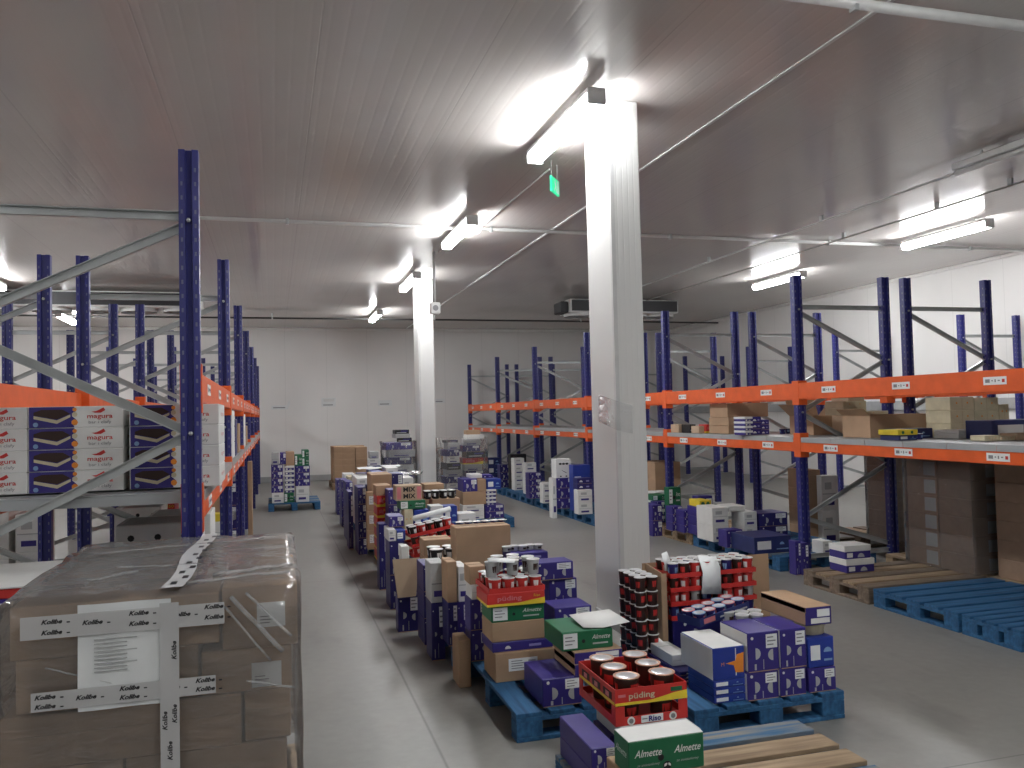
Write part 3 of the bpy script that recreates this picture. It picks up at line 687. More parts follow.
def open_carton(x0, x1, y, d, z, h, label, flaps=(1, 1, 1, 1), m='cardboard', fl=.5, rz=0, name='open_carton'):
    """carton with its top open: bottom and walls are the body, each flap a part"""
    w_ = x1-x0; t = .005; mb = MB().box((-w_/2, 0, 0), (w_/2, d, t), m)
    for a, b in (((-w_/2, 0, t), (w_/2, t, h)), ((-w_/2, d-t, t), (w_/2, d, h)), ((-w_/2, t, t), (-w_/2+t, d-t, h)), ((w_/2-t, t, t), (w_/2, d-t, h))): mb.box(a, b, m)
    o = thing(name, label, 'box', ((x0+x1)/2, y, z+.0006), rz, None, mb.mesh(name)); L = min(w_, d)*fl
    for k, (p, q, dr) in enumerate((((-w_/2, 0), (w_/2, 0), (0, -.7)), ((-w_/2, d), (w_/2, d), (0, .35)), ((-w_/2, 0), (-w_/2, d), (-.75, 0)), ((w_/2, 0), (w_/2, d), (.7, 0)))):
        if not flaps[k]: continue
        v = Vector((dr[0], dr[1], (1-dr[0]**2-dr[1]**2)**.5*(-1 if flaps[k] < 0 else 1)))*L
        P_ = [Vector((p[0], p[1], h)), Vector((q[0], q[1], h))]; P_ += [P_[1]+v, P_[0]+v]
        f = link('flap', MB().add(P_, [(0, 1, 2, 3)], m).mesh('flap'), o); sm = f.modifiers.new('s', 'SOLIDIFY'); sm.thickness = .005
    PLACED.append((x0, x1, y, y+d, z+h)); return o

def messy(x0, x1, y, d, z0, z1, n, kinds, label, group, seed):
    """a leaning pile of flat packs, each turned a little"""
    rnd = random.Random(seed); h = (z1-z0)/n
    for i in range(n):
        a = rnd.uniform(-.03, .03); o = carton(kinds[i % len(kinds)], x0+a+rnd.uniform(0, .06), x1+a-rnd.uniform(0, .06), y+rnd.uniform(0, .04), d, z0+i*h, h-.001, NTH[i]+' layer up, '+label, group, rnd.uniform(-.12, .12))
    PLACED.append((x0, x1, y, y+d, z1))

# ---------------------------------------------------------------- the goods
pallet(1.28, 2.92, 1.34, .94, 'worn', 'worn wooden pallet with blue-stained boards, nearest on the floor')
pallet(1.25, 4.42, .93, 1.30, 'blue', 'blue pallet under the stack topped by cups, left of near column', True)
pallet(2.18, 4.15, .96, 1.30, 'blue', 'blue pallet under the purple cartons and tall open carton of cups', True)
pallet(1.2, 5.82, .98, 1.30, 'blue', 'pallet just behind the cup stack in the middle row under stacked cartons', True)
pallet(1.2, 7.22, .98, 1.30, 'blue', 'pallet below the tall plain brown carton in the middle row under stacked cartons', True)
pallet(1.2, 8.62, .98, 1.30, 'teal', 'pallet left of the tilted red tray in the middle row under stacked cartons', True)
pallet(1.2, 10.02, .98, 1.30, 'blue', 'pallet beneath the MIX carton in the middle row under stacked cartons', True)
pallet(1.2, 11.42, .98, 1.30, 'old', 'pallet beyond the MIX carton in the middle row under stacked cartons', True)
pallet(1.2, 12.82, .98, 1.30, 'blue', 'pallet far up the row near the far column in the middle row under stacked cartons', True)
pallet(1.2, 14.22, .98, 1.30, 'blue', 'pallet level with the far column in the middle row under stacked cartons', True)
pallet(1.2, 15.62, .98, 1.30, 'blue', 'pallet farthest back in the middle row under stacked cartons', True)
pallet(2.78, 12.65, .84, 1.30, 'blue', 'blue pallet standing alone, right of the row, with purple and brown goods', True)
# foreground cluster
B('purple', 1.30, 1.42, 3.42, .42, .34, 2, '{} purple carton on the left edge, beside the pudding trays')
B('deep', 1.47, 1.83, 3.62, .22, .30, 1, 'dark carton at the bottom under the pudding trays')
B('grey', 1.49, 1.83, 3.42, .42, .362, 1, 'grey-white carton directly under the front pudding tray')
B('brown', 1.36, 1.69, 3.16, .24, .31, 1, 'plain brown carton under the near green carton')
B('greenw', 1.365, 1.705, 3.17, .15, .452, 1, 'green carton with a white lid and script lettering, nearest of all')
def riso_front(mb, w_, h):
    for x in (-w_/2, w_/2-.045): mb.box((x, -.001, 0), (x+.045, .004, .088), 'red', .001)
    for x in (-w_/2-.001, w_/2-.003):
        for y in (0, .42): mb.box((x, y, 0), (x+.004, y+.045, .088), 'red')
    mb.q(-.055, .004, .055, h-.002, -.001, 'paper'); mb.text('Riso', .012, h*.5, .034, -.0022, 'purple', w_=.062, bold=.03); mb.q(-.05, h*.5, -.025, h*.62, -.0022, 'text_grey')
    for x in (-.105, .105): mb.disc(x, h*.5, .019, -.001, 'white'); mb.disc(x, h*.5, .011, -.0024, 'text_grey')
zt = support(1.50, 1.80, 3.50, 3.8)
tray(1.475, 1.835, 3.56, .47, zt, .038, 'red', 'lower red tray with white lettering plate, full of dark cups', front=riso_front)
cups_in(1.485, 1.825, 3.57, .45, zt+.005, 2, 3, .062, .080, ['choc'], 'dark cup, lower red tray', 'cups in the lower red tray', hide=lambda i, j: i == 1 and j > 0)
def pud_front(mb, w_, h):
    mb.box((-w_/2-.001, -.0025, 0), (w_/2+.001, 0, h*.16), 'yellow'); mb.poly([(0, h*.16), (w_/2, h*.16), (w_/2, h*.52), (w_*.3, h*.42)], -.0012, 'yellow')
    mb.text('püding', -w_*.14, h*.52, h*.50, -.0012, 'cream', w_=w_*.36, bold=.02); mb.q(-w_*.46, h*.5, -w_*.36, h*.66, -.0012, 'pink'); mb.q(w_*.27, h*.52, w_*.43, h*.78, -.0012, 'green')
    for x in (-w_/2-.0012, w_/2-.001): mb.box((x, .01, 0), (x+.0022, .46, h*.18), 'yellow')
    for k in range(3): mb.box((-w_/2-.002, .04+.14*k, h*.25), (-w_/2+.001, .14+.14*k, h*.7), 'choc'); mb.box((-w_/2-.003, .07+.14*k, h*.3), (-w_/2, .11+.14*k, h*.6), 'pink')
tray(1.475, 1.835, 3.56, .47, zt+.092, .074, 'red', 'upper red pudding tray holding six copper-lidded cups', front=pud_front)
for i in range(2):
    for j in range(3): cup('copper', 1.475+.18*i+.09, 3.635+.152*j, zt+.098, .063, .100, ('left ', 'right ')[i]+('front', 'middle', 'rear')[j]+' copper-lidded pudding cup in the red tray', 'pudding cups in the top red tray', j*.8+i)

B('redtray', 1.330, 1.640, 4.45, 0.50, 0.160, 1, 'flat red pudding tray under the small blue-purple carton')
B('brownl', 1.280, 1.700, 4.97, 0.29, 0.330, 1, 'brown carton with a white label, bottom of the cup-topped stack')
B('lilac', 1.420, 1.650, 4.47, 0.36, 0.310, 1, 'small flat purple carton with a big white label on red tray')
B('purple', 1.270, 1.660, 4.99, 0.28, 0.390, 1, 'flat purple carton between two brown cartons in cup-topped stack')
B('brown', 1.270, 1.610, 5.00, 0.25, 0.510, 1, 'plain brown carton below the green one in cup-topped stack')
B('green', 1.270, 1.610, 5.00, 0.25, 0.610, 1, 'green carton with white label and lettering, in cup-topped stack')
B('redtray', 1.240, 1.610, 4.98, 0.28, 0.690, 1, 'red pudding tray lying on the green carton with white label')
B('brownp', 1.610, 1.900, 4.46, 0.36, 0.440, 2, '{} purple-fronted brown carton left of the pudding trays')
B('green', 1.550, 1.860, 4.50, 0.32, 0.550, 1, 'flat green carton with open white flap, right of cup-topped stack')
B('lilac', 1.700, 1.950, 5.06, 0.24, 0.550, 3, '{} purple carton right of the cup-topped stack', low=2)
B('purple', 1.800, 2.000, 5.46, 0.17, 0.650, 3, '{} dark purple carton with label, behind cup-topped stack', low=2)
B('lilac', 1.690, 1.970, 5.44, 0.18, 0.770, 1, 'purple carton with small label, top of the stack before the column')
B('purple', 1.240, 1.360, 5.45, 0.17, 0.560, 2, '{} purple carton left behind the cup-topped stack')
B('white', 1.250, 1.360, 5.45, 0.17, 0.660, 1, 'white carton below a brown one, left behind the cup-topped stack')
B('brown', 1.240, 1.350, 5.45, 0.17, 0.780, 1, 'small brown carton left behind the cup-topped stack')
B('purple', 1.240, 1.320, 5.86, 0.24, 0.460, 1, 'purple carton under the narrow white one left of cups')
B('white', 1.250, 1.320, 5.86, 0.24, 0.710, 1, 'narrow white carton standing left of the cup stack')
B('brown', 1.150, 1.230, 5.42, 0.21, 0.310, 1, 'brown carton low at the left edge of the near row')
B('deep', 1.170, 1.240, 5.86, 0.21, 0.460, 1, 'dark carton under narrow brown one at left row edge')
B('brown', 1.170, 1.240, 5.86, 0.21, 0.750, 1, 'narrow brown carton standing at the left edge of the row')
B('deep', 1.090, 1.190, 6.02, 0.28, 0.420, 1, 'dark carton below the grey-white one at left row edge')
B('grey', 1.090, 1.200, 6.02, 0.28, 0.710, 1, 'grey-white carton at left edge of the row')
B('deep', 1.440, 1.770, 6.30, 0.35, 0.550, 2, '{} dark purple carton supporting the big plain brown carton')
B('brown', 1.340, 1.780, 6.34, 0.21, 0.920, 1, 'big plain brown carton, largest in the middle row')
B('lilac', 1.710, 1.990, 6.05, 0.29, 0.740, 3, '{} purple carton right of the big plain brown carton')
B('deep', 1.110, 1.190, 6.50, 0.32, 0.620, 3, '{} dark purple carton on the left rim behind the grey-white ones')
B('brown', 1.200, 1.340, 6.50, 0.28, 0.640, 3, '{} brown carton under the two black tins', low=2)
B('brown', 1.240, 1.490, 7.20, 0.24, 0.710, 4, '{} brown carton beside white paper, beneath tilted red tray', low=2)
B('white', 1.070, 1.140, 7.40, 0.14, 0.640, 1, 'small white carton left of tilted red tray')
B('lilac', 1.190, 1.540, 7.65, 0.35, 0.460, 3, '{} purple carton under the slanting red tray', low=2)
B('deep', 1.020, 1.160, 7.80, 0.32, 0.630, 2, '{} dark carton at row base beside tilted tray')
B('white', 1.010, 1.080, 7.80, 0.32, 0.740, 1, 'small white carton on left rim beside tilted tray')
B('bluew', 1.090, 1.170, 7.80, 0.32, 0.730, 1, 'small blue-white carton on left rim beside tilted tray')
B('purple', 1.040, 1.180, 7.95, 0.28, 0.840, 1, 'purple carton topping the left rim beside tilted tray')
B('white', 1.580, 1.720, 8.75, 0.21, 0.830, 3, '{} white carton beside the black cup tray', low=2)
B('blue', 1.730, 1.870, 8.75, 0.21, 0.820, 3, '{} blue carton beside the black cup tray', low=2)
B('white', 1.870, 2.060, 8.70, 0.21, 0.740, 2, '{} white carton at right end of the black cup tray')
B('blue', 1.400, 1.560, 8.72, 0.21, 0.800, 3, '{} blue carton below the green carton near MIX', low=2)
B('cream', 1.300, 1.390, 8.72, 0.21, 0.810, 3, '{} cream carton below the green carton near MIX')
B('green', 1.260, 1.530, 8.74, 0.24, 0.900, 1, 'small green carton directly below the MIX carton')
B('mix', 1.220, 1.500, 8.76, 0.22, 1.060, 1, 'pale carton printed MIX twice in black')
B('brown', 1.670, 1.900, 9.60, 0.28, 0.990, 3, '{} brown carton right behind the MIX carton', low=2)
B('brown', 1.680, 1.990, 9.16, 0.21, 0.860, 3, '{} brown carton under the row of black cups', low=2)
B('purple', 1.200, 1.300, 9.20, 0.28, 0.980, 5, '{} dark purple carton left beside the MIX carton', low=2)
B('redtray', 1.110, 1.230, 9.50, 0.35, 0.890, 6, '{} red tray in the tall column of red trays left of MIX')
B('brown', 1.100, 1.270, 9.52, 0.28, 1.010, 1, 'brown carton on top of the column of red trays')
B('deep', 1.030, 1.130, 8.70, 0.21, 0.680, 1, 'dark carton at row edge in front of red trays')
B('deep', 1.150, 1.250, 8.74, 0.21, 0.740, 3, '{} dark carton under left corner of the MIX stack', low=2)
B('brown', 1.170, 1.430, 10.60, 0.50, 1.060, 1, 'brown carton high on the stack, left of MIX', 0.62)
B('deep', 1.430, 1.570, 10.60, 0.40, 1.060, 3, '{} dark purple carton on stack left before far column')
B('white', 1.570, 1.710, 10.65, 0.40, 1.000, 3, '{} white carton on stack before far column', low=2)
B('deep', 1.160, 1.410, 10.58, 0.45, 0.890, 3, '{} dark carton below the high brown carton', low=2)
B('brownl', 1.090, 1.230, 10.40, 0.14, 0.860, 3, '{} brown carton with white label at row edge')
B('deep', 1.040, 1.150, 11.00, 0.50, 0.870, 4, '{} purple carton in narrow column at row edge')
B('deep', 0.960, 1.020, 11.50, 0.40, 0.780, 1, 'dark carton at row edge before the narrow purple column')
B('white', 1.080, 1.270, 11.55, 0.40, 0.950, 5, '{} white carton in the column behind the narrow purple column', low=4)
B('bluew', 1.320, 1.480, 11.80, 0.45, 1.010, 4, '{} blue-white carton in the middle row interior', low=3)
B('white', 1.510, 1.680, 11.80, 0.45, 1.060, 4, '{} pale carton in the middle row interior', low=3)
B('purple', 1.000, 1.100, 12.40, 0.50, 0.840, 5, '{} purple carton on the left rim, fifth pallet')
B('white', 1.170, 1.380, 12.90, 0.45, 0.890, 4, '{} white carton on the pallet under the white sheets', low=2)
B('purple', 1.420, 1.590, 13.10, 0.45, 0.960, 4, '{} purple carton beside the pallet under white sheets', low=3)
B('brown', 1.600, 1.770, 13.10, 0.40, 0.980, 3, '{} brown carton beneath the wrapped stack', low=2)
B('purple', 1.050, 1.160, 13.90, 0.50, 0.760, 5, '{} purple carton on the left rim near the row end')
B('cream', 1.170, 1.310, 14.00, 0.45, 0.800, 3, '{} cream carton near the row end', low=2)
B('deep', 1.360, 1.560, 14.30, 0.45, 0.820, 4, '{} dark purple carton near the row end', low=3)
B('purple', 1.100, 1.210, 15.60, 0.50, 0.640, 5, '{} purple carton at the very end of the row')
B('white', 1.230, 1.430, 15.60, 0.50, 0.740, 3, '{} white carton at the very end of the row', low=2)
B('brown', 1.460, 1.640, 15.70, 0.50, 0.730, 3, '{} brown carton at the very end of the row', low=2)
B('white', 2.800, 3.140, 12.68, 0.50, 0.380, 2, '{} white carton in bottom row of the lone pallet')
B('purple', 3.160, 3.460, 12.68, 0.50, 0.360, 2, '{} purple carton in bottom row of the lone pallet')
B('brown', 2.810, 3.180, 12.70, 0.50, 0.580, 1, 'brown carton below purple one on the lone pallet')
B('purple', 2.820, 3.050, 12.72, 0.40, 0.780, 1, 'purple carton with two round marks on the lone pallet')
B('brown', 3.050, 3.190, 12.72, 0.40, 0.770, 1, 'narrow brown carton right of purple one on the lone pallet')
B('whitelid', 3.190, 3.340, 12.70, 0.40, 0.600, 4, '{} white-lidded flat carton on the lone pallet')
B('blue', 3.210, 3.440, 12.74, 0.40, 0.760, 1, 'blue carton on the white-lidded flats of the lone pallet')
B('pale', 3.340, 3.470, 12.70, 0.15, 0.560, 1, 'small pale brown carton at right of the lone pallet')
B('white', 2.970, 3.160, 12.85, 0.30, 0.840, 1, 'small white carton crowning the lone pallet')
B('purple', 3.200, 3.380, 13.00, 0.30, 0.810, 1, 'small purple carton crowning the lone pallet')
B('purplew', 2.530, 2.730, 4.18, 0.30, 0.310, 1, 'lower left purple carton with two round marks, right pallet front')
B('purplew', 2.740, 2.910, 4.18, 0.30, 0.310, 1, 'lower right purple carton with two round marks, right pallet front')
B('purplew', 2.540, 2.740, 4.18, 0.30, 0.530, 1, 'upper left purple carton with white side, right pallet front')
B('purplew', 2.750, 2.920, 4.18, 0.30, 0.530, 1, 'upper right purple carton with white label, right pallet front')
B('blue', 2.330, 2.530, 4.20, 0.30, 0.280, 3, '{} flat blue carton with white strip below orange-picture carton')
B('orangepic', 2.330, 2.530, 4.20, 0.38, 0.460, 1, 'white and blue carton with orange picture, front of right pallet')
B('purple', 2.930, 3.110, 4.18, 0.32, 0.290, 1, 'bottom right corner purple carton of the right pallet')
B('blue', 2.940, 3.110, 4.19, 0.30, 0.460, 1, 'blue carton above the corner purple carton, below cream tub')
B('deep', 2.810, 3.010, 4.52, 0.30, 0.450, 2, '{} dark purple carton behind the right pallet front row')
B('deep', 3.020, 3.200, 4.52, 0.30, 0.430, 2, '{} dark purple carton behind front row, right end')
B('deep', 2.320, 2.520, 4.55, 0.60, 0.220, 3, '{} dark purple carton at left side of right pallet')
B('white', 2.330, 2.450, 4.70, 0.40, 0.290, 1, 'white carton with black holes left of orange-picture carton')

# cups on top of stack A
z = support(1.28, 1.60, 5.0, 5.3)
tray(1.255, 1.615, 4.985, .36, z, .03, 'red', 'flat open red tray of cups on top of the stack')
cups_in(1.26, 1.61, 4.99, .35, z+.005, 4, 4, .042, .075, ['red', 'choc', 'red'], 'printed cup in stack-top tray', 'lower cups on the stack-top tray', hide=lambda i, j: j in (2,) and i in (1, 2))
for i, (x, y) in enumerate(((1.30, 5.10), (1.345, 5.20), (1.44, 5.11), (1.475, 5.21), (1.575, 5.10), (1.57, 5.2), (1.39, 5.30), (1.50, 5.31))):
    cup('grey', x, y, z+.086, .043, .088, 'grey white-lidded cup, '+NTH[i]+' of the raised ones on stack-top tray', 'raised cups on the stack-top tray', i)
sheet([[(1.27, 5.06, z+.19), (1.30, 5.16, z+.185)], [(1.36, 5.03, z+.183), (1.40, 5.14, z+.19)], [(1.43, 5.02, z+.178), (1.46, 5.10, z+.182)]], 'paper', 'paper_sheet', 'folded white paper lying on cups of the stack-top tray', 'paper', th=.004)
# open white flap of the flat green carton
z = support(1.75, 1.9, 4.6, 4.7)
sheet([[(1.69, 4.52, z+.012), (1.69, 4.76, z+.03)], [(1.80, 4.50, z+.006), (1.80, 4.76, z+.035)], [(1.96, 4.48, z+.03), (1.95, 4.76, z+.04)]], 'white', 'paper_sheet', 'white board lying over the flat green carton', 'paper', th=.003)

# block of cup trays in a tall open carton (right pallet)
oc = thing('open_carton', 'tall open brown carton whose raised panels stand behind red cup trays', 'box', (2.95, 5.36, .156))
MB().box((-.50, 0, 0), (.50, .006, .575), 'cardboard').obj('back_panel', oc)
MB().bar((-.53, -.36, .288), (-.472, .0, .288), .006, .575, 'cardboard').obj('side_panel', oc)
MB().box((-.53, -.362, 0), (-.495, -.356, .57), 'cardboard').obj('flap', oc)
MB().box((-.45, -.34, -.0005), (.50, 0, .004), 'cardboard').obj('bottom_panel', oc)
B('deep', 2.50, 3.14, 5.02, .30, .405, 1, 'long dark carton underneath the block of red cup trays')
zb = support(2.5, 3.1, 5.05, 5.2)
for l in range(4):
    z = zb+l*.092
    tray(2.50, 3.14, 5.03, .27, z, .03, 'red', ('bottom', 'second lowest', 'third lowest', 'top')[l]+' red tray of cups in the tall open carton')
    for i in range(8):
        for j in range(3):
            if j == 0 or l == 3: cup(['red', 'choc', 'grey', 'red', 'navy'][(i*2+j+l*3) % 5 if l > 0 else 4], 2.54+i*.080, 5.075+j*.088, z+.005, .039, .084, NTH[i]+' cup from left, '+('front', 'middle', 'rear')[j]+' row, '+('bottom', 'second lowest', 'third lowest', 'top')[l]+' tray of tall open carton', 'cups in the tall open carton, layer '+'abcd'[l], i+j)
    PLACED.pop()
for l in range(6):
    z = .156+l*.093
    for i in range(2):
        for j in range(4):
            if i == 0 or j == 0 or l == 5: cup('choc', 2.275+i*.083, 5.02+j*.085, z, .040, .088, ('left', 'right')[i]+' dark cup, '+NTH[j]+' row, '+NTH[l]+' layer up, block by raised cardboard panel', 'cups left of the cardboard panel', i+j+l)
sheet([[(2.50, 5.10, zb+.33), (2.50, 5.16, zb+.42)], [(2.56, 5.14, zb+.36), (2.55, 5.18, zb+.43)]], 'paper', 'paper_sheet', 'white paper corner behind the raised panel beside the column', 'paper', th=.003)
sheet([[(2.70, 4.99, zb+.17), (2.84, 4.98, zb+.16)], [(2.72, 5.0, zb+.30), (2.85, 5.0, zb+.33)], [(2.73, 5.08, zb+.40), (2.86, 5.07, zb+.39)]], 'paper', 'paper_sheet', 'white paper sheet leaning on the red cup trays', 'paper', th=.004)
# orange film below the cup block
random.seed(5)
g = [[(2.27+.07*i+.02*random.random(), 4.62+.09*j, support(2.25, 2.3, 4.6, 4.7)+.03+.035*random.random()) for j in range(4)] for i in range(5)]
z = support(2.60, 2.95, 4.5, 4.8)
T = Matrix.Translation((2.63, 4.70, z+.055)) @ Matrix.Rotation(.30, 4, 'Z') @ Matrix.Rotation(-.10, 4, 'Y')
o = tray(-.22, .22, -.09, .19, 0, .05, 'navy', 'slanting dark blue tray of ten small coloured cups', mx=T, front=lambda mb, w_, h: (mb.q(-w_*.1, h*.3, w_*.45, h*.5, 0, 'grey'), mb.q(-w_*.42, h*.2, -w_*.2, h*.8, 0, 'pink')))
PLACED.pop()
for i in range(5):
    for j in range(2): cup(['sky', 'pink'][(i+j) % 2], -.172+i*.086, -.042+.09*j, .006, .041, .062, ('pink', 'pale blue')[(i+j+1) % 2]+' topped cup, '+NTH[i]+' from left, '+('front', 'rear')[j]+', slanting dark blue tray', ('pink', 'blue')[(i+j+1) % 2]+' cups in slanting tray', 0, mx=T)
z = support(2.64, 2.9, 4.55, 4.7)
for i, (x, y) in enumerate(((2.66, 4.53), (2.745, 4.51), (2.70, 4.60), (2.79, 4.60), (2.62, 4.63))):
    cup('grey', x+.06, y, z, .043, .088, NTH[i]+' loose white-lidded cup on dark cartons, right pallet', 'loose white-lidded cups on the right pallet', i)
zt_ = support(3.0, 3.1, 4.25, 4.35)
o = tag(MB().lathe([(.075, 0), (.08, .004), (.088, .06), (.09, .066), (.0, .066)], 'cream', 24).obj('tub', loc=(3.035, 4.31, zt_+.001)), 'round cream tub between the stacked cartons at right corner', 'tub')
PLACED.append((2.95, 3.12, 4.22, 4.40, zt_+.068))
B('brownp', 2.935, 3.11, 4.20, .46, zt_+.175, 1, 'long brown carton with purple front, resting on the cream tub')
# two black tins and more cup trays along the row
z = support(1.27, 1.4, 6.55, 6.7)
for i in range(2):
    for j in range(2): cup('tin', 1.225+i*.125, 6.55+.13*j, z, .056, .09, ('left', 'right')[i]+(' front', ' rear')[j]+' black tin with silver lid at the row edge', 'black silver-lidded tins', i)
z = support(1.5, 1.7, 6.45, 6.6)
z2 = support(1.75, 1.9, 6.1, 6.3)
for i in range(5): cup('grey', 1.70+i*.062, 6.17+.02*(i % 2), z2, .040, .035, NTH[i]+' white lid from left on purple cartons right of big brown one', 'white lids on purple cartons', i)
for i in range(6): cup('navy', 1.42+i*.07, 6.55, z, .038, .012, NTH[i]+' silver lid from left, showing over the big plain brown carton', 'silver lids behind big brown carton')
z = support(1.3, 1.6, 7.7, 8.0)
T = Matrix.Translation((1.45, 7.72, z+.02)) @ Matrix.Rotation(.10, 4, 'Z') @ Matrix.Rotation(-.16, 4, 'Y')
for l in range(3):
    tray(-.215, .215, 0, .30, l*.095+.03, .03, 'red', ('lowest', 'middle', 'highest')[l]+' tilted red tray of cups before MIX carton', mx=T); PLACED.pop()
    for i in range(5):
        for j in range(2 if l == 2 else 1): cup(['red', 'choc', 'tin'][(i+l) % 3], -.17+i*.085, .05+.1*j, l*.095+.035, .040, .085, NTH[i]+' cup from left, '+NTH[j]+' row, '+('lowest', 'middle', 'highest')[l]+' tilted red tray', 'cups in the tilted trays, '+('low', 'mid', 'high')[l], i, mx=T)
PLACED.append((1.22, 1.72, 7.7, 8.1, z+.36))
o = tag(MB().pipe([(1.24, 7.74, z+.375), (1.60, 7.80, z+.44)], .026, 'paper').obj('paper_roll'), 'white paper roll lying on the tilted red tray', 'paper roll')
z = support(1.55, 1.8, 9.2, 9.3)
for i in range(4):
    for j in range(2): cup('tin', 1.64+i*.09, 9.2+.09*j, z, .042, .085, NTH[i]+' black cup, '+('front', 'rear')[j]+' row, right of the MIX carton', 'black cups right of MIX', i)
# leaning opened carton flap at the row edge
B('deep', .97, 1.15, 6.96, .14, .30, 1, 'dark carton under the opened pale flap at row edge')
fl = thing('open_carton', 'opened pale brown carton hanging off the row edge at left', 'box', (.90, 6.9, .0))
for nm, a in (('panel', [(.06, 0, .30), (.22, .06, .29), (.26, .10, .60), (.02, -.02, .62)]), ('flap', [(.26, .07, .02), (.31, .12, .02), (.32, .12, .44), (.26, .075, .46)])):
    f = MB().add(a, [(0, 1, 2, 3)], 'cardboard_pale').obj(nm, fl); f.modifiers.new('s', 'SOLIDIFY').thickness = .006

pallet(-.12, 16.75, .98, 1.30, 'teal', 'blue pallet of mixed cartons beside left rack, before the back wall')
B('white', -0.050, 0.170, 16.82, 0.50, 0.350, 1, 'big white carton low on the far left pallet')
B('green', 0.180, 0.360, 16.82, 0.50, 0.340, 1, 'green carton low on the far left pallet')
B('white', 0.400, 0.650, 16.82, 0.50, 0.460, 1, 'larger white carton at lower right of the far left pallet')
B('purple', -0.060, 0.160, 16.86, 0.50, 0.890, 4, '{} purple carton in left column of far left pallet')
B('whitelid', 0.200, 0.370, 16.86, 0.50, 0.860, 6, '{} white-striped carton in middle of far left pallet')
B('purple', 0.390, 0.670, 16.86, 0.50, 0.850, 3, '{} purple carton at right of far left pallet')
B('grey', -0.050, 0.090, 16.90, 0.50, 1.120, 1, 'light grey carton topping the far left pallet')
B('purple', 0.110, 0.220, 16.90, 0.50, 1.120, 1, 'small purple carton topping the far left pallet')
B('brown', 0.220, 0.380, 16.90, 0.50, 1.130, 1, 'small brown carton topping the far left pallet')
B('green', 0.390, 0.530, 16.90, 0.50, 1.070, 1, 'green carton topping the far left pallet, left one')
B('green', 0.530, 0.660, 16.90, 0.50, 1.160, 2, '{} green carton topping the far left pallet, right pair')
pallet(1.36, 20.9, .93, 1.30, 'raw', 'pallet under the brown wrapped cartons against the back wall')
B('brown', 1.420, 1.620, 21.00, 0.60, 1.050, 6, '{} brown carton in left column by the back wall')
B('brown', 1.620, 1.930, 21.00, 0.60, 1.040, 6, '{} brown carton in middle column by the back wall')
B('brown', 1.940, 2.230, 21.00, 0.60, 1.030, 6, '{} brown carton in right column by the back wall')
for y_ in (21.6,): B('brown', 1.40, 2.22, y_, .4, 1.05, 3, '{} long brown carton at rear of back wall pallet')
messy(2.02, 2.60, 15.9, .45, .157, 1.28, 8, ['white', 'deep', 'grey', 'purple'], 'wrapped stack left of far column', 'packs in stack left of far column', 5)
messy(2.20, 2.56, 15.95, .35, 1.285, 1.52, 3, ['black', 'grey', 'black'], 'black crown of stack left of far column', 'packs crowning stack left of far column', 6)
messy(1.72, 1.98, 15.9, .40, .60, 1.12, 4, ['grey', 'navy', 'white'], 'small pile left of the tall stack near far column', 'packs left of tall stack', 7)
film_box(2.02, 2.60, 15.86, 16.45, .3, 1.30, 'creased wrap round the tall stack left of far column', amp=.04, seed=3, top=False)
B('dark', 3.570, 3.780, 19.10, 0.50, 1.020, 6, '{} brown carton in tall column right behind far column')
pallet(2.95, 15.0, .95, 1.30, 'blue', 'blue pallet of tall wrapped cans right of the far column')
messy(3.02, 3.34, 15.05, .45, .157, 1.27, 9, ['grey', 'black', 'white', 'deep'], 'grey pile right of the far column', 'packs in the grey pile', 8)
messy(3.35, 3.76, 15.05, .45, .157, 1.33, 10, ['deep', 'grey', 'redtray', 'black'], 'red and dark pile right of far column', 'trays in the red and dark pile', 9)
B('white', 3.460, 3.770, 15.10, 0.40, 1.410, 1, 'flat white carton atop the tall wrapped cans')
B('brown', 3.460, 3.710, 15.15, 0.30, 1.490, 1, 'small brown carton topping the tall wrapped cans')
B('black', 3.030, 3.270, 15.10, 0.30, 1.320, 1, 'black pack atop the grey trays right of the far column')
film_box(2.98, 3.80, 15.02, 15.75, .2, 1.36, 'creased wrap round tall can trays right of far column', amp=.05, seed=4, top=False)

for k, (x, y, dx, dy, m, lb) in enumerate(((1.25, 12.95, .40, .5, 'paper', 'crumpled white sheet draped over the left rim of the far row'), (1.30, 14.0, .34, .4, 'milky_film', 'loose clear plastic heaped over the far end of the row'), (1.62, 13.1, .3, .3, 'paper', 'flat white sheet lying farther up the row'), (1.55, 10.68, .3, .25, 'milky_film', 'clear plastic lying on cartons behind the MIX stack'))):
    z = support(x+.1, x+dx-.1, y+.1, y+dy-.1); rnd = random.Random(k+9)
    sheet([[(x+dx*i/5, y+dy*j/4, z+.015+(.02 if m == 'paper' else .07)*rnd.random()-(.10 if (i == 0 and k == 0) else 0)*j*0) for j in range(5)] for i in range(6)], m, 'plastic_sheet' if m != 'paper' else 'paper_sheet', lb, 'sheet')


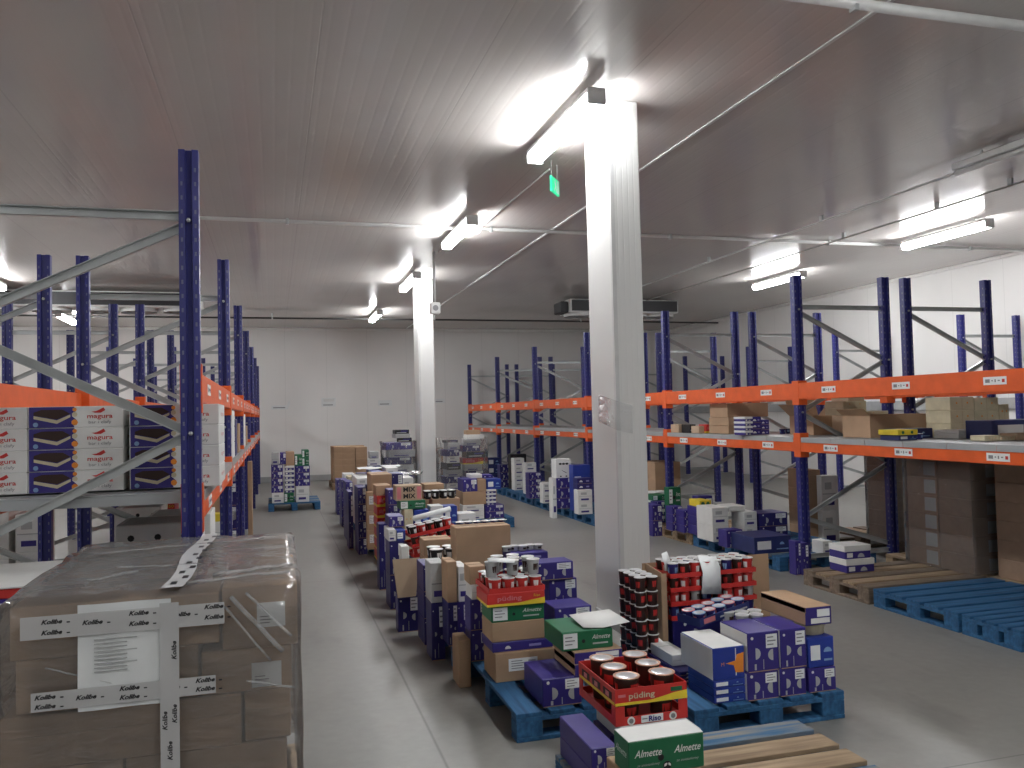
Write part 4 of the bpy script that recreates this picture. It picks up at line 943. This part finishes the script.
# near wrapped pallet of brown cartons
pallet(-.86, 3.06, .96, 1.36, 'raw', 'pallet under the wrapped brown cartons at lower left', True)
def near(x0, x1, y, d, z0, z1, label, lab=None):
    o = carton('brown', x0, x1, y, d, z0, z1-z0, label)
    if lab:
        a, b, w_, h_ = lab; c = (x0+x1)/2; p = MB().q(a-c, b-z0, a-c+w_, b-z0+h_, -.0005, 'paper'); lines(p, a-c+.01, a-c+w_*.6, b-z0+.01, b-z0+h_*.5, -.002, 3); link('label', p.mesh('label'), o)
near(-.85, -.02, 3.10, .64, .157, .30, 'long brown carton at the bottom front of the wrapped pallet')
near(-.85, -.02, 3.76, .64, .157, .30, 'long brown carton at the bottom rear of the wrapped pallet')
near(-.86, -.46, 3.08, .64, .302, .50, 'brown carton, second layer left, wrapped pallet')
near(-.45, .03, 3.08, .64, .302, .50, 'brown carton, second layer right, wrapped pallet')
near(-.85, .03, 3.74, .66, .302, .50, 'wide brown carton at rear, second layer, wrapped pallet')
near(-.86, -.50, 3.08, .64, .502, .675, 'brown carton with label, third layer left, wrapped pallet', (-.655, .54, .10, .11))
near(-.49, .03, 3.08, .64, .502, .675, 'brown carton, third layer right, wrapped pallet')
near(-.85, .03, 3.74, .66, .502, .675, 'wide brown carton at rear, third layer, wrapped pallet')
near(-.86, -.12, 3.07, .66, .677, .85, 'wide brown carton across the fourth layer of wrapped pallet')
near(-.11, .045, 3.09, .64, .677, .85, 'narrow brown carton at right end of the fourth layer')
near(-.85, .03, 3.75, .66, .677, .85, 'wide brown carton at rear, fourth layer, wrapped pallet')
near(-.82, -.26, 3.09, .62, .852, 1.025, 'brown carton just below the marked top carton, wrapped pallet')
near(-.25, .05, 3.08, .62, .852, 1.00, 'brown carton with white label under the protruding top one', (-.085, .862, .10, .085))
near(-.82, .04, 3.73, .66, .852, 1.02, 'wide brown carton at rear, fifth layer, wrapped pallet')
near(-.835, -.19, 3.085, .64, 1.027, 1.20, 'top left brown carton of the wrapped pallet')
near(-.18, .072, 3.07, .64, 1.002, 1.215, 'top right brown carton with white label, sticking out of the wrap', (-.065, 1.07, .095, .085))
near(-.82, -.40, 3.73, .68, 1.022, 1.195, 'top rear left brown carton of the wrapped pallet')
near(-.39, .06, 3.73, .68, 1.022, 1.205, 'top rear right brown carton of the wrapped pallet')
tw = film_box(-.865, .078, 3.055, 4.42, .2, 1.216, 'clear stretch wrap round the near load of brown cartons', .014, m='near_film', seed=11)
# loose folds of the wrap
rnd = random.Random(4)
for (xa, za, xb, zb_, ww) in ((-.15, 1.19, .02, .99, .016), (-.10, 1.20, .05, 1.04, .010), (-.17, 1.16, -.02, .96, .008), (-.10, .90, .06, .86, .008), (-.72, 1.01, -.5, .93, .006)):
    n = 8; P_ = [(xa+(xb-xa)*i/n, 3.045-.010*rnd.random(), za+(zb_-za)*i/n) for i in range(n+1)]; MB().pipe(P_, ww*.5, 'milky_film', 6).obj('wrap_fold', tw)
for (xa, ya, xb, yb_, ww) in ((-.80, 3.95, -.05, 4.12, .008), (-.22, 3.25, .06, 3.34, .014), (-.60, 3.55, -.28, 3.50, .008), (-.3, 3.12, .05, 3.2, .010), (-.65, 3.3, -.5, 3.42, .007)):
    n = 9; P_ = [(xa+(xb-xa)*i/n, ya+(yb_-ya)*i/n+.015*rnd.random(), 1.232+.006*rnd.random()) for i in range(n+1)]; MB().pipe(P_, ww*.5, 'milky_film', 6).obj('wrap_fold', tw)
# document and branded tape over the wrap
ys = 3.036
doc = sheet([[(-.625+.285*i/6, ys-.004*math.sin(i*1.3+j), .858+.375*j/6*.92) for j in range(7)] for i in range(7)], 'paper', 'document', 'white printed document taped onto the front of wrapped pallet', 'paper')
mb = MB()
for i in range(9): mb.q(-.575, 1.085-.013*i, -.575+(.10 if i % 3 else .13), 1.089-.013*i, ys-.0065, 'grey', .0006)
mb.obj('print', doc)
def tape(x0, z0, x1, z1, label, words, vertical=False):
    y = ys-.0085; t = thing('adhesive_tape', label, 'tape', (0, 0, 0), group='printed tape on the wrapped pallet')
    MB().q(x0, z0, x1, z1, y, 'tape', .0008).obj('strip', t)
    for (cx, cz) in words:
        mb = MB()
        if vertical: mb.text('Kolibe', 0, 0, .021, 0, 'black', w_=.062, shear=.3, bold=.03, mx=Matrix.Translation((cx, y-.0008, cz)) @ Matrix.Rotation(-math.pi/2, 4, 'Y'), t=.0006)
        else: mb.text('Kolibe', cx, cz, .020, y-.0008, 'black', w_=.062, shear=.35, bold=.04, t=.0006); mb.q(cx+.045, cz-.006, cx+.055, cz-.002, y-.0008, 'black', .0006)
        mb.obj('word', t)
tape(-.79, 1.105, -.17, 1.178, 'upper white tape strip with black lettering across wrapped pallet', [(-.70, 1.158), (-.70, 1.124), (-.58, 1.146), (-.44, 1.164), (-.44, 1.130), (-.31, 1.148), (-.205, 1.165), (-.205, 1.13)])
tape(-.76, .875, -.20, .935, 'lower white tape strip with black lettering across wrapped pallet', [(-.72, .919), (-.72, .889), (-.60, .906), (-.47, .921), (-.47, .892), (-.345, .908), (-.235, .921), (-.235, .892)])
ys -= .0016
tape(-.375, .56, -.315, 1.19, 'vertical white tape strip down the front of the wrapped pallet', [(-.36, .80), (-.33, .82), (-.345, .70), (-.33, 1.03)], True)
t = thing('adhesive_tape', 'white lettered tape running back over top of wrapped pallet', 'tape', (0, 0, 0), group='printed tape on the wrapped pallet')
p0 = [(-.37, 3.06), (-.315, 3.06)]; vs = []
for i in range(9): y = 3.05+1.34*i/8; dx = .012*math.sin(i*1.1)+.012*i/8*2; vs += [(-.375+dx, y, 1.2365), (-.305+dx, y, 1.2365)]
MB().add(vs, [(2*i, 2*i+1, 2*i+3, 2*i+2) for i in range(8)], 'tape').obj('strip', t)
for i in range(12): MB().box((-.35+.025*(i % 2)+.003*i, 3.10+.105*i, 1.2368), (-.33+.025*(i % 2)+.003*i, 3.15+.105*i, 1.2376), 'black').obj('word', t)


pallet(-1.96, 3.36, .95, 1.30, 'blue', 'pallet at the very left edge beside the wrapped cartons', True)
B('deep', -1.94, -1.00, 3.95, .68, .85, 4, '{} dark carton in the stack at the very left edge', low=2)
B('lilac', -1.94, -.99, 3.95, .68, 1.07, 1, 'violet carton under the white-topped one at left edge')
z = support(-1.9, -1.1, 4.0, 4.5)
t = thing('carton', 'white-topped carton with a red rim at the very left edge', 'box', (-1.465, 3.96, z+.001))
MB().box((-.475, 0, 0), (.475, .65, .04), 'red', .004).obj('body', t)
MB().box((-.48, -.005, .041), (.48, .655, .050), 'white', .002).obj('lid', t)
PLACED.append((-1.95, -.98, 3.95, 4.62, z+.055))


LZ = 1.43
for c_, (x0, nm) in enumerate(((-1.712, 'left'), (-1.247, 'middle'), (-.755, 'right'))):
    for r_ in range(4): carton('magura', x0, x0+.462, 4.93, .52, LZ+r_*.1145, .1137, ('bottom', 'second lowest', 'second highest', 'top')[r_]+' cake carton in the '+nm+' column at left rack end', 'cake cartons on the left rack')
B('white', -.80, -.37, 8.15, .5, 1.88, 3, '{} white carton on left rack shelf, second bay', LZ)
B('deep', -.85, -.37, 8.8, .4, 1.80, 2, '{} dark carton on left rack shelf, second bay', LZ)
B('brown', -.85, -.37, 9.6, .4, 1.75, 2, '{} brown carton on left rack shelf, second bay', LZ)
B('white', -.85, -.37, 11.4, .5, 1.86, 3, '{} white carton on left rack shelf, third bay', LZ)
B('brown', -.85, -.37, 12.3, .5, 1.70, 2, '{} brown carton on left rack shelf, third bay', LZ)
# floor goods in the left rack
B('crate', -.94, -.46, 5.6, .45, 1.16, 4, '{} white crate with holes in the left rack, first bay', low=3)
B('crate', -.90, -.46, 6.6, .5, 1.10, 4, '{} white perforated crate in left rack beside the second post', low=3)
B('white', -.90, -.49, 8.5, .6, .80, 4, '{} white carton on floor level of left rack, second bay', low=2)
B('yellow', -.90, -.49, 8.5, .6, .88, 1, 'yellow printed carton on the white ones, left rack floor level')
B('brown', -.95, -.48, 9.5, .6, 1.05, 3, '{} brown carton on floor level of left rack, second bay', low=2)
B('deep', -.90, -.46, 11.6, .5, .95, 3, '{} dark carton on floor level of left rack, third bay')
B('brown', -.36, -.30, 12.2, .3, 1.20, 1, 'thin brown board standing against the left rack')
B('crate', -2.85, -2.25, 8.3, .5, 1.22, 4, '{} white crate with red print in second left rack')
B('crate', -1.42, -1.02, 8.4, .5, 1.0, 4, '{} white crate with dark holes deep inside the left rack', low=2)
B('redtray', -1.42, -1.02, 9.5, .4, 1.15, 6, '{} red tray on floor level deep in the left rack', low=4)
B('white', -2.2, -1.98, 8.3, .4, 1.0, 3, '{} white carton in the second left rack')

RZ = 1.462
B('brown', 5.60, 5.96, 9.50, .5, 1.672, 2, '{} brown carton of the pair with white labels on right shelf', RZ)
B('brown', 5.60, 6.20, 9.52, .45, 1.855, 1, 'long brown carton on top of the pair on right shelf', RZ)
B('pale', 5.490, 5.620, 10.65, 0.25, 1.580, 1, 'tiny pale carton at left end of the right shelf bay', RZ)
B('black', 5.530, 5.620, 10.40, 0.25, 1.580, 1, 'tiny black and white carton on right shelf', RZ)
B('pale', 5.530, 5.620, 10.15, 0.22, 1.560, 1, 'small pale carton beside the red one on right shelf', RZ)
B('redtray', 5.610, 5.710, 10.10, 0.20, 1.580, 1, 'small red carton on right shelf', RZ)
B('whitelid', 5.440, 5.540, 8.85, 0.25, 1.680, 4, '{} white-lidded carton in purple stack on right shelf', RZ)
B('purple', 5.540, 5.660, 8.85, 0.25, 1.680, 3, '{} purple carton left in the purple stack on right shelf', RZ)
B('purple', 5.660, 5.770, 8.85, 0.25, 1.640, 3, '{} purple carton right in the purple stack on right shelf', RZ)

for i in range(4): cup('navy', 6.02+i*.10, 8.95+.02*(i % 2), support(6.0, 6.3, 8.9, 9.0, RZ), .042, .06, NTH[i]+' dark cup from left atop the purple stack on right shelf', 'cups on the purple shelf stack', i)
open_carton(5.92, 6.32, 8.20, .45, RZ, .22, 'open brown carton left of the post on right shelf', (0, 1, 1, 1))
o = open_carton(5.75, 6.55, 7.05, .42, RZ, .23, 'large open brown carton right of the post on right shelf', (0, 0, 1, 0), fl=.22)

B('cream', 5.750, 6.040, 7.45, 0.30, 1.840, 2, '{} cream carton behind the large open carton on right shelf', RZ)
B('pale', 6.170, 6.380, 7.90, 0.30, 1.900, 2, '{} tan carton behind the cream cartons on right shelf', RZ)
B('cream', 5.970, 6.230, 7.35, 0.30, 1.730, 1, 'cream carton with tan seam, before the rear post on right shelf', RZ)
B('navy', 5.490, 5.690, 6.35, 0.25, 1.510, 1, 'small blue carton under the yellow pack on right shelf', RZ)
B('yellow', 5.470, 5.690, 6.34, 0.26, 1.560, 1, 'yellow pack with green marks on small blue carton, right shelf', RZ)
B('navy', 5.660, 6.100, 6.30, 0.30, 1.560, 1, 'long dark blue carton beside the yellow crate on right shelf', RZ)
B('cream', 6.330, 6.620, 6.62, 0.32, 1.850, 3, '{} tan-cream carton, left column of the rear pile on right shelf', RZ)
B('cream', 6.630, 6.920, 6.62, 0.32, 1.840, 3, '{} tan-cream carton, right column of the rear pile on right shelf', RZ)
B('cream', 6.930, 7.050, 6.62, 0.30, 1.770, 2, '{} pale yellow carton at right end of the rear pile', RZ)
B('white', 6.060, 6.380, 6.25, 0.30, 1.540, 3, '{} flat white tray between the blue cartons on right shelf', RZ)
B('navy', 6.140, 6.920, 5.95, 0.30, 1.630, 1, 'dark blue carton with white logos at right edge of shelf', RZ)
B('cream', 5.820, 5.980, 5.72, 0.16, 1.510, 1, 'pale yellow pack in front at right edge of shelf', RZ)
B('cream', 5.970, 6.130, 5.70, 0.16, 1.500, 1, 'second pale yellow pack in front at right edge of shelf', RZ)
B('pale', 6.120, 6.480, 5.68, 0.18, 1.520, 1, 'orange-tan pack in the corner of right shelf', RZ)

zz = support(5.72, 5.80, 6.40, 6.45, RZ)
for i in range(3): cup(['cream', 'black', 'navy'][i % 3], 5.66+i*.075, 6.46, zz, .034, .05, ('cream', 'black', 'blue')[i]+' small pack on the blue and yellow crate', 'packs on the yellow crate', i)


pallet(5.12, 4.79, 1.32, .54, 'blue', 'narrow blue pallet nearest at the right edge of floor')
for y, k, lb in ((6.38, 'old', 'dark brown empty pallet with two small cartons, right side floor'), (5.36, 'blue', 'empty blue pallet in the middle of right side floor')): pallet(5.12, y, 1.32, .96, k, lb)
for i, (y, k) in enumerate(((7.985, 'teal'), (8.99, 'blue'), (9.98, 'raw'), (11.18, 'raw'), (12.18, 'blue'), (13.19, 'blue'), (14.37, 'blue'), (15.38, 'blue'), (16.39, 'blue'), (17.56, 'blue'))):
    pallet(5.28 if i < 4 else 4.78, y, 1.25, .95, k, ('teal pallet first beyond the brown one along right rack', 'blue pallet second along right rack by purple cartons', 'raw wood pallet third along right rack', 'raw wood pallet fourth, half hidden by near column', 'blue pallet fifth, just left of near column', 'blue pallet sixth along right rack', 'blue pallet seventh along right rack', 'blue pallet eighth along right rack', 'blue pallet ninth along right rack', 'blue pallet farthest along right rack')[i])
pallet(6.45, 6.44, 1.0, 1.3, 'raw', 'raw wood pallet under the tall wrapped brown cartons at right', True)
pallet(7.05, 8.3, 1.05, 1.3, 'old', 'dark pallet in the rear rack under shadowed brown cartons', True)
pallet(6.45, 5.06, 1.1, 1.3, 'raw', 'raw wood pallet beneath the nearest wrapped brown cartons at right', True)
for lv in range(6):
    z0 = .157+lv*.178
    for i in range(2):
        for j in range(2):
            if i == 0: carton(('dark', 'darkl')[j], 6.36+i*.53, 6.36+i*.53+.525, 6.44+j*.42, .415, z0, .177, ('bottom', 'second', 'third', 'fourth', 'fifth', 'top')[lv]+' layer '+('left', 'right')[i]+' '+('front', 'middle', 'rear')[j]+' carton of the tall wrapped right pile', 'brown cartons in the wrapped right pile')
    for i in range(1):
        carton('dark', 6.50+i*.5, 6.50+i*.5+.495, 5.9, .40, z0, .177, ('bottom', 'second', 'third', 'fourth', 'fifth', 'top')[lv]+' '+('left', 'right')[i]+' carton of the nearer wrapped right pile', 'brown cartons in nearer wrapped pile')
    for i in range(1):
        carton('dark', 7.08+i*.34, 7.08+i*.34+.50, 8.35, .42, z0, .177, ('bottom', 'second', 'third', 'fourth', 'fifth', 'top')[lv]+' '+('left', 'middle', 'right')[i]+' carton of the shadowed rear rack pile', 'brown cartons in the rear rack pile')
film_box(6.345, 6.95, 6.425, 7.31, .16, 1.235, 'clear wrap round the tall brown pile on the right', .012, seed=21)
film_box(7.07, 8.11, 8.33, 8.8, .16, 1.235, 'clear wrap round the shadowed brown pile in rear rack', .012, seed=22)
# strips of labels on the pile's side
B('whitelid', 5.36, 5.68, 6.98, .26, .285, 1, 'lower small white-lidded purple carton on brown pallet')
B('whitelid', 5.36, 5.66, 7.00, .24, .415, 1, 'upper small white-lidded purple carton on brown pallet')

B('navy', 5.140, 5.610, 8.25, 0.50, 0.340, 1, 'large dark blue carton on the floor pallet left of blue post')
B('purple', 5.090, 5.300, 8.55, 0.40, 0.360, 1, 'purple shiny pack standing left of large dark blue carton')
B('deep', 5.750, 6.150, 8.95, 0.50, 0.480, 2, '{} long dark carton behind the large dark blue one')
B('white', 5.540, 5.720, 8.90, 0.50, 0.510, 2, '{} white carton at left end of the long dark ones')
B('purple', 5.320, 5.390, 7.75, 0.12, 0.360, 1, 'narrow purple bottle-shaped carton left of blue post')
B('purple', 5.380, 5.460, 7.72, 0.12, 0.340, 1, 'second narrow purple carton beside the blue post')
B('white', 5.810, 5.930, 7.95, 0.20, 0.300, 1, 'tall narrow white carton right of the blue post')
B('white', 5.160, 5.380, 9.20, 0.40, 0.570, 2, '{} white carton of four, left pair beside yellow pack')
B('white', 5.390, 5.620, 9.20, 0.40, 0.580, 2, '{} white carton of four, right pair')
B('purple', 5.400, 5.620, 9.60, 0.30, 0.630, 1, 'dark carton lying above the four white ones')
B('purple', 5.250, 5.390, 9.62, 0.40, 0.520, 3, '{} purple carton with white labels beside four white ones')
B('purple', 5.200, 5.370, 9.85, 0.40, 0.450, 3, '{} purple carton in the middle of the raw wood pallet')
B('purple', 5.150, 5.300, 10.05, 0.40, 0.480, 3, '{} purple carton at left of the raw wood pallet')
B('yellow', 5.270, 5.430, 9.70, 0.30, 0.610, 1, 'bright yellow pack on purple cartons, right rack floor')
B('green', 5.430, 5.620, 10.50, 0.30, 0.670, 2, '{} green carton behind purple ones, right rack floor')
B('purple', 5.140, 5.290, 10.85, 0.40, 0.440, 2, '{} purple carton just right of near column on floor pallet')
B('purple', 5.300, 5.450, 10.85, 0.40, 0.460, 3, '{} purple carton left of the second blue post on floor pallet')
B('green', 5.320, 5.560, 11.20, 0.30, 0.540, 1, 'green carton just right of near column')
B('white', 5.550, 5.800, 11.60, 0.30, 0.540, 1, 'white flat carton behind green one, right of column')
B('brown', 5.750, 6.190, 12.00, 0.60, 0.960, 3, '{} brown carton on pallet behind, just right of column')
B('brown', 6.580, 6.790, 9.30, 0.40, 0.970, 4, '{} brown carton in a column behind the blue post')
B('white', 6.730, 6.980, 9.20, 0.30, 0.900, 2, '{} pale carton behind blue post, before dark pile')
B('white', 4.640, 4.880, 12.50, 0.20, 0.540, 2, '{} white carton directly left of near column')
B('deep', 4.670, 4.920, 12.60, 0.20, 0.720, 2, '{} dark carton upon white ones left of near column')
B('blue', 4.730, 5.030, 12.95, 0.20, 0.910, 1, 'blue-topped tray near the column on right aisle side')
B('purple', 4.580, 4.960, 13.40, 0.25, 0.670, 3, '{} purple carton with white logo, left of column by rack')
B('face', 4.590, 4.860, 13.40, 0.25, 0.990, 1, 'white carton with smiling black print on purple cartons')
B('white', 4.510, 4.580, 13.38, 0.20, 0.680, 1, 'narrow white carton at left of purple logo cartons')
B('white', 4.640, 4.810, 14.30, 0.20, 0.520, 2, '{} white-blue carton left of the purple logo cartons')
B('purple', 4.660, 4.900, 15.20, 0.25, 0.640, 4, '{} purple carton by the third rack post')
B('white', 4.860, 5.090, 16.10, 0.20, 0.780, 4, '{} white carton behind the purple ones by third post')
B('white', 4.890, 5.110, 17.00, 0.25, 0.830, 4, '{} white carton in white column far along right rack')
B('black', 4.890, 5.250, 17.30, 0.20, 0.900, 1, 'black flat pack on the white column far along right rack')
B('deep', 4.790, 5.090, 17.80, 0.25, 0.650, 3, '{} dark carton farthest along the right rack')
B('navy', 4.720, 5.010, 18.60, 0.25, 0.770, 4, '{} dark blue carton beyond the right rack end pallets')
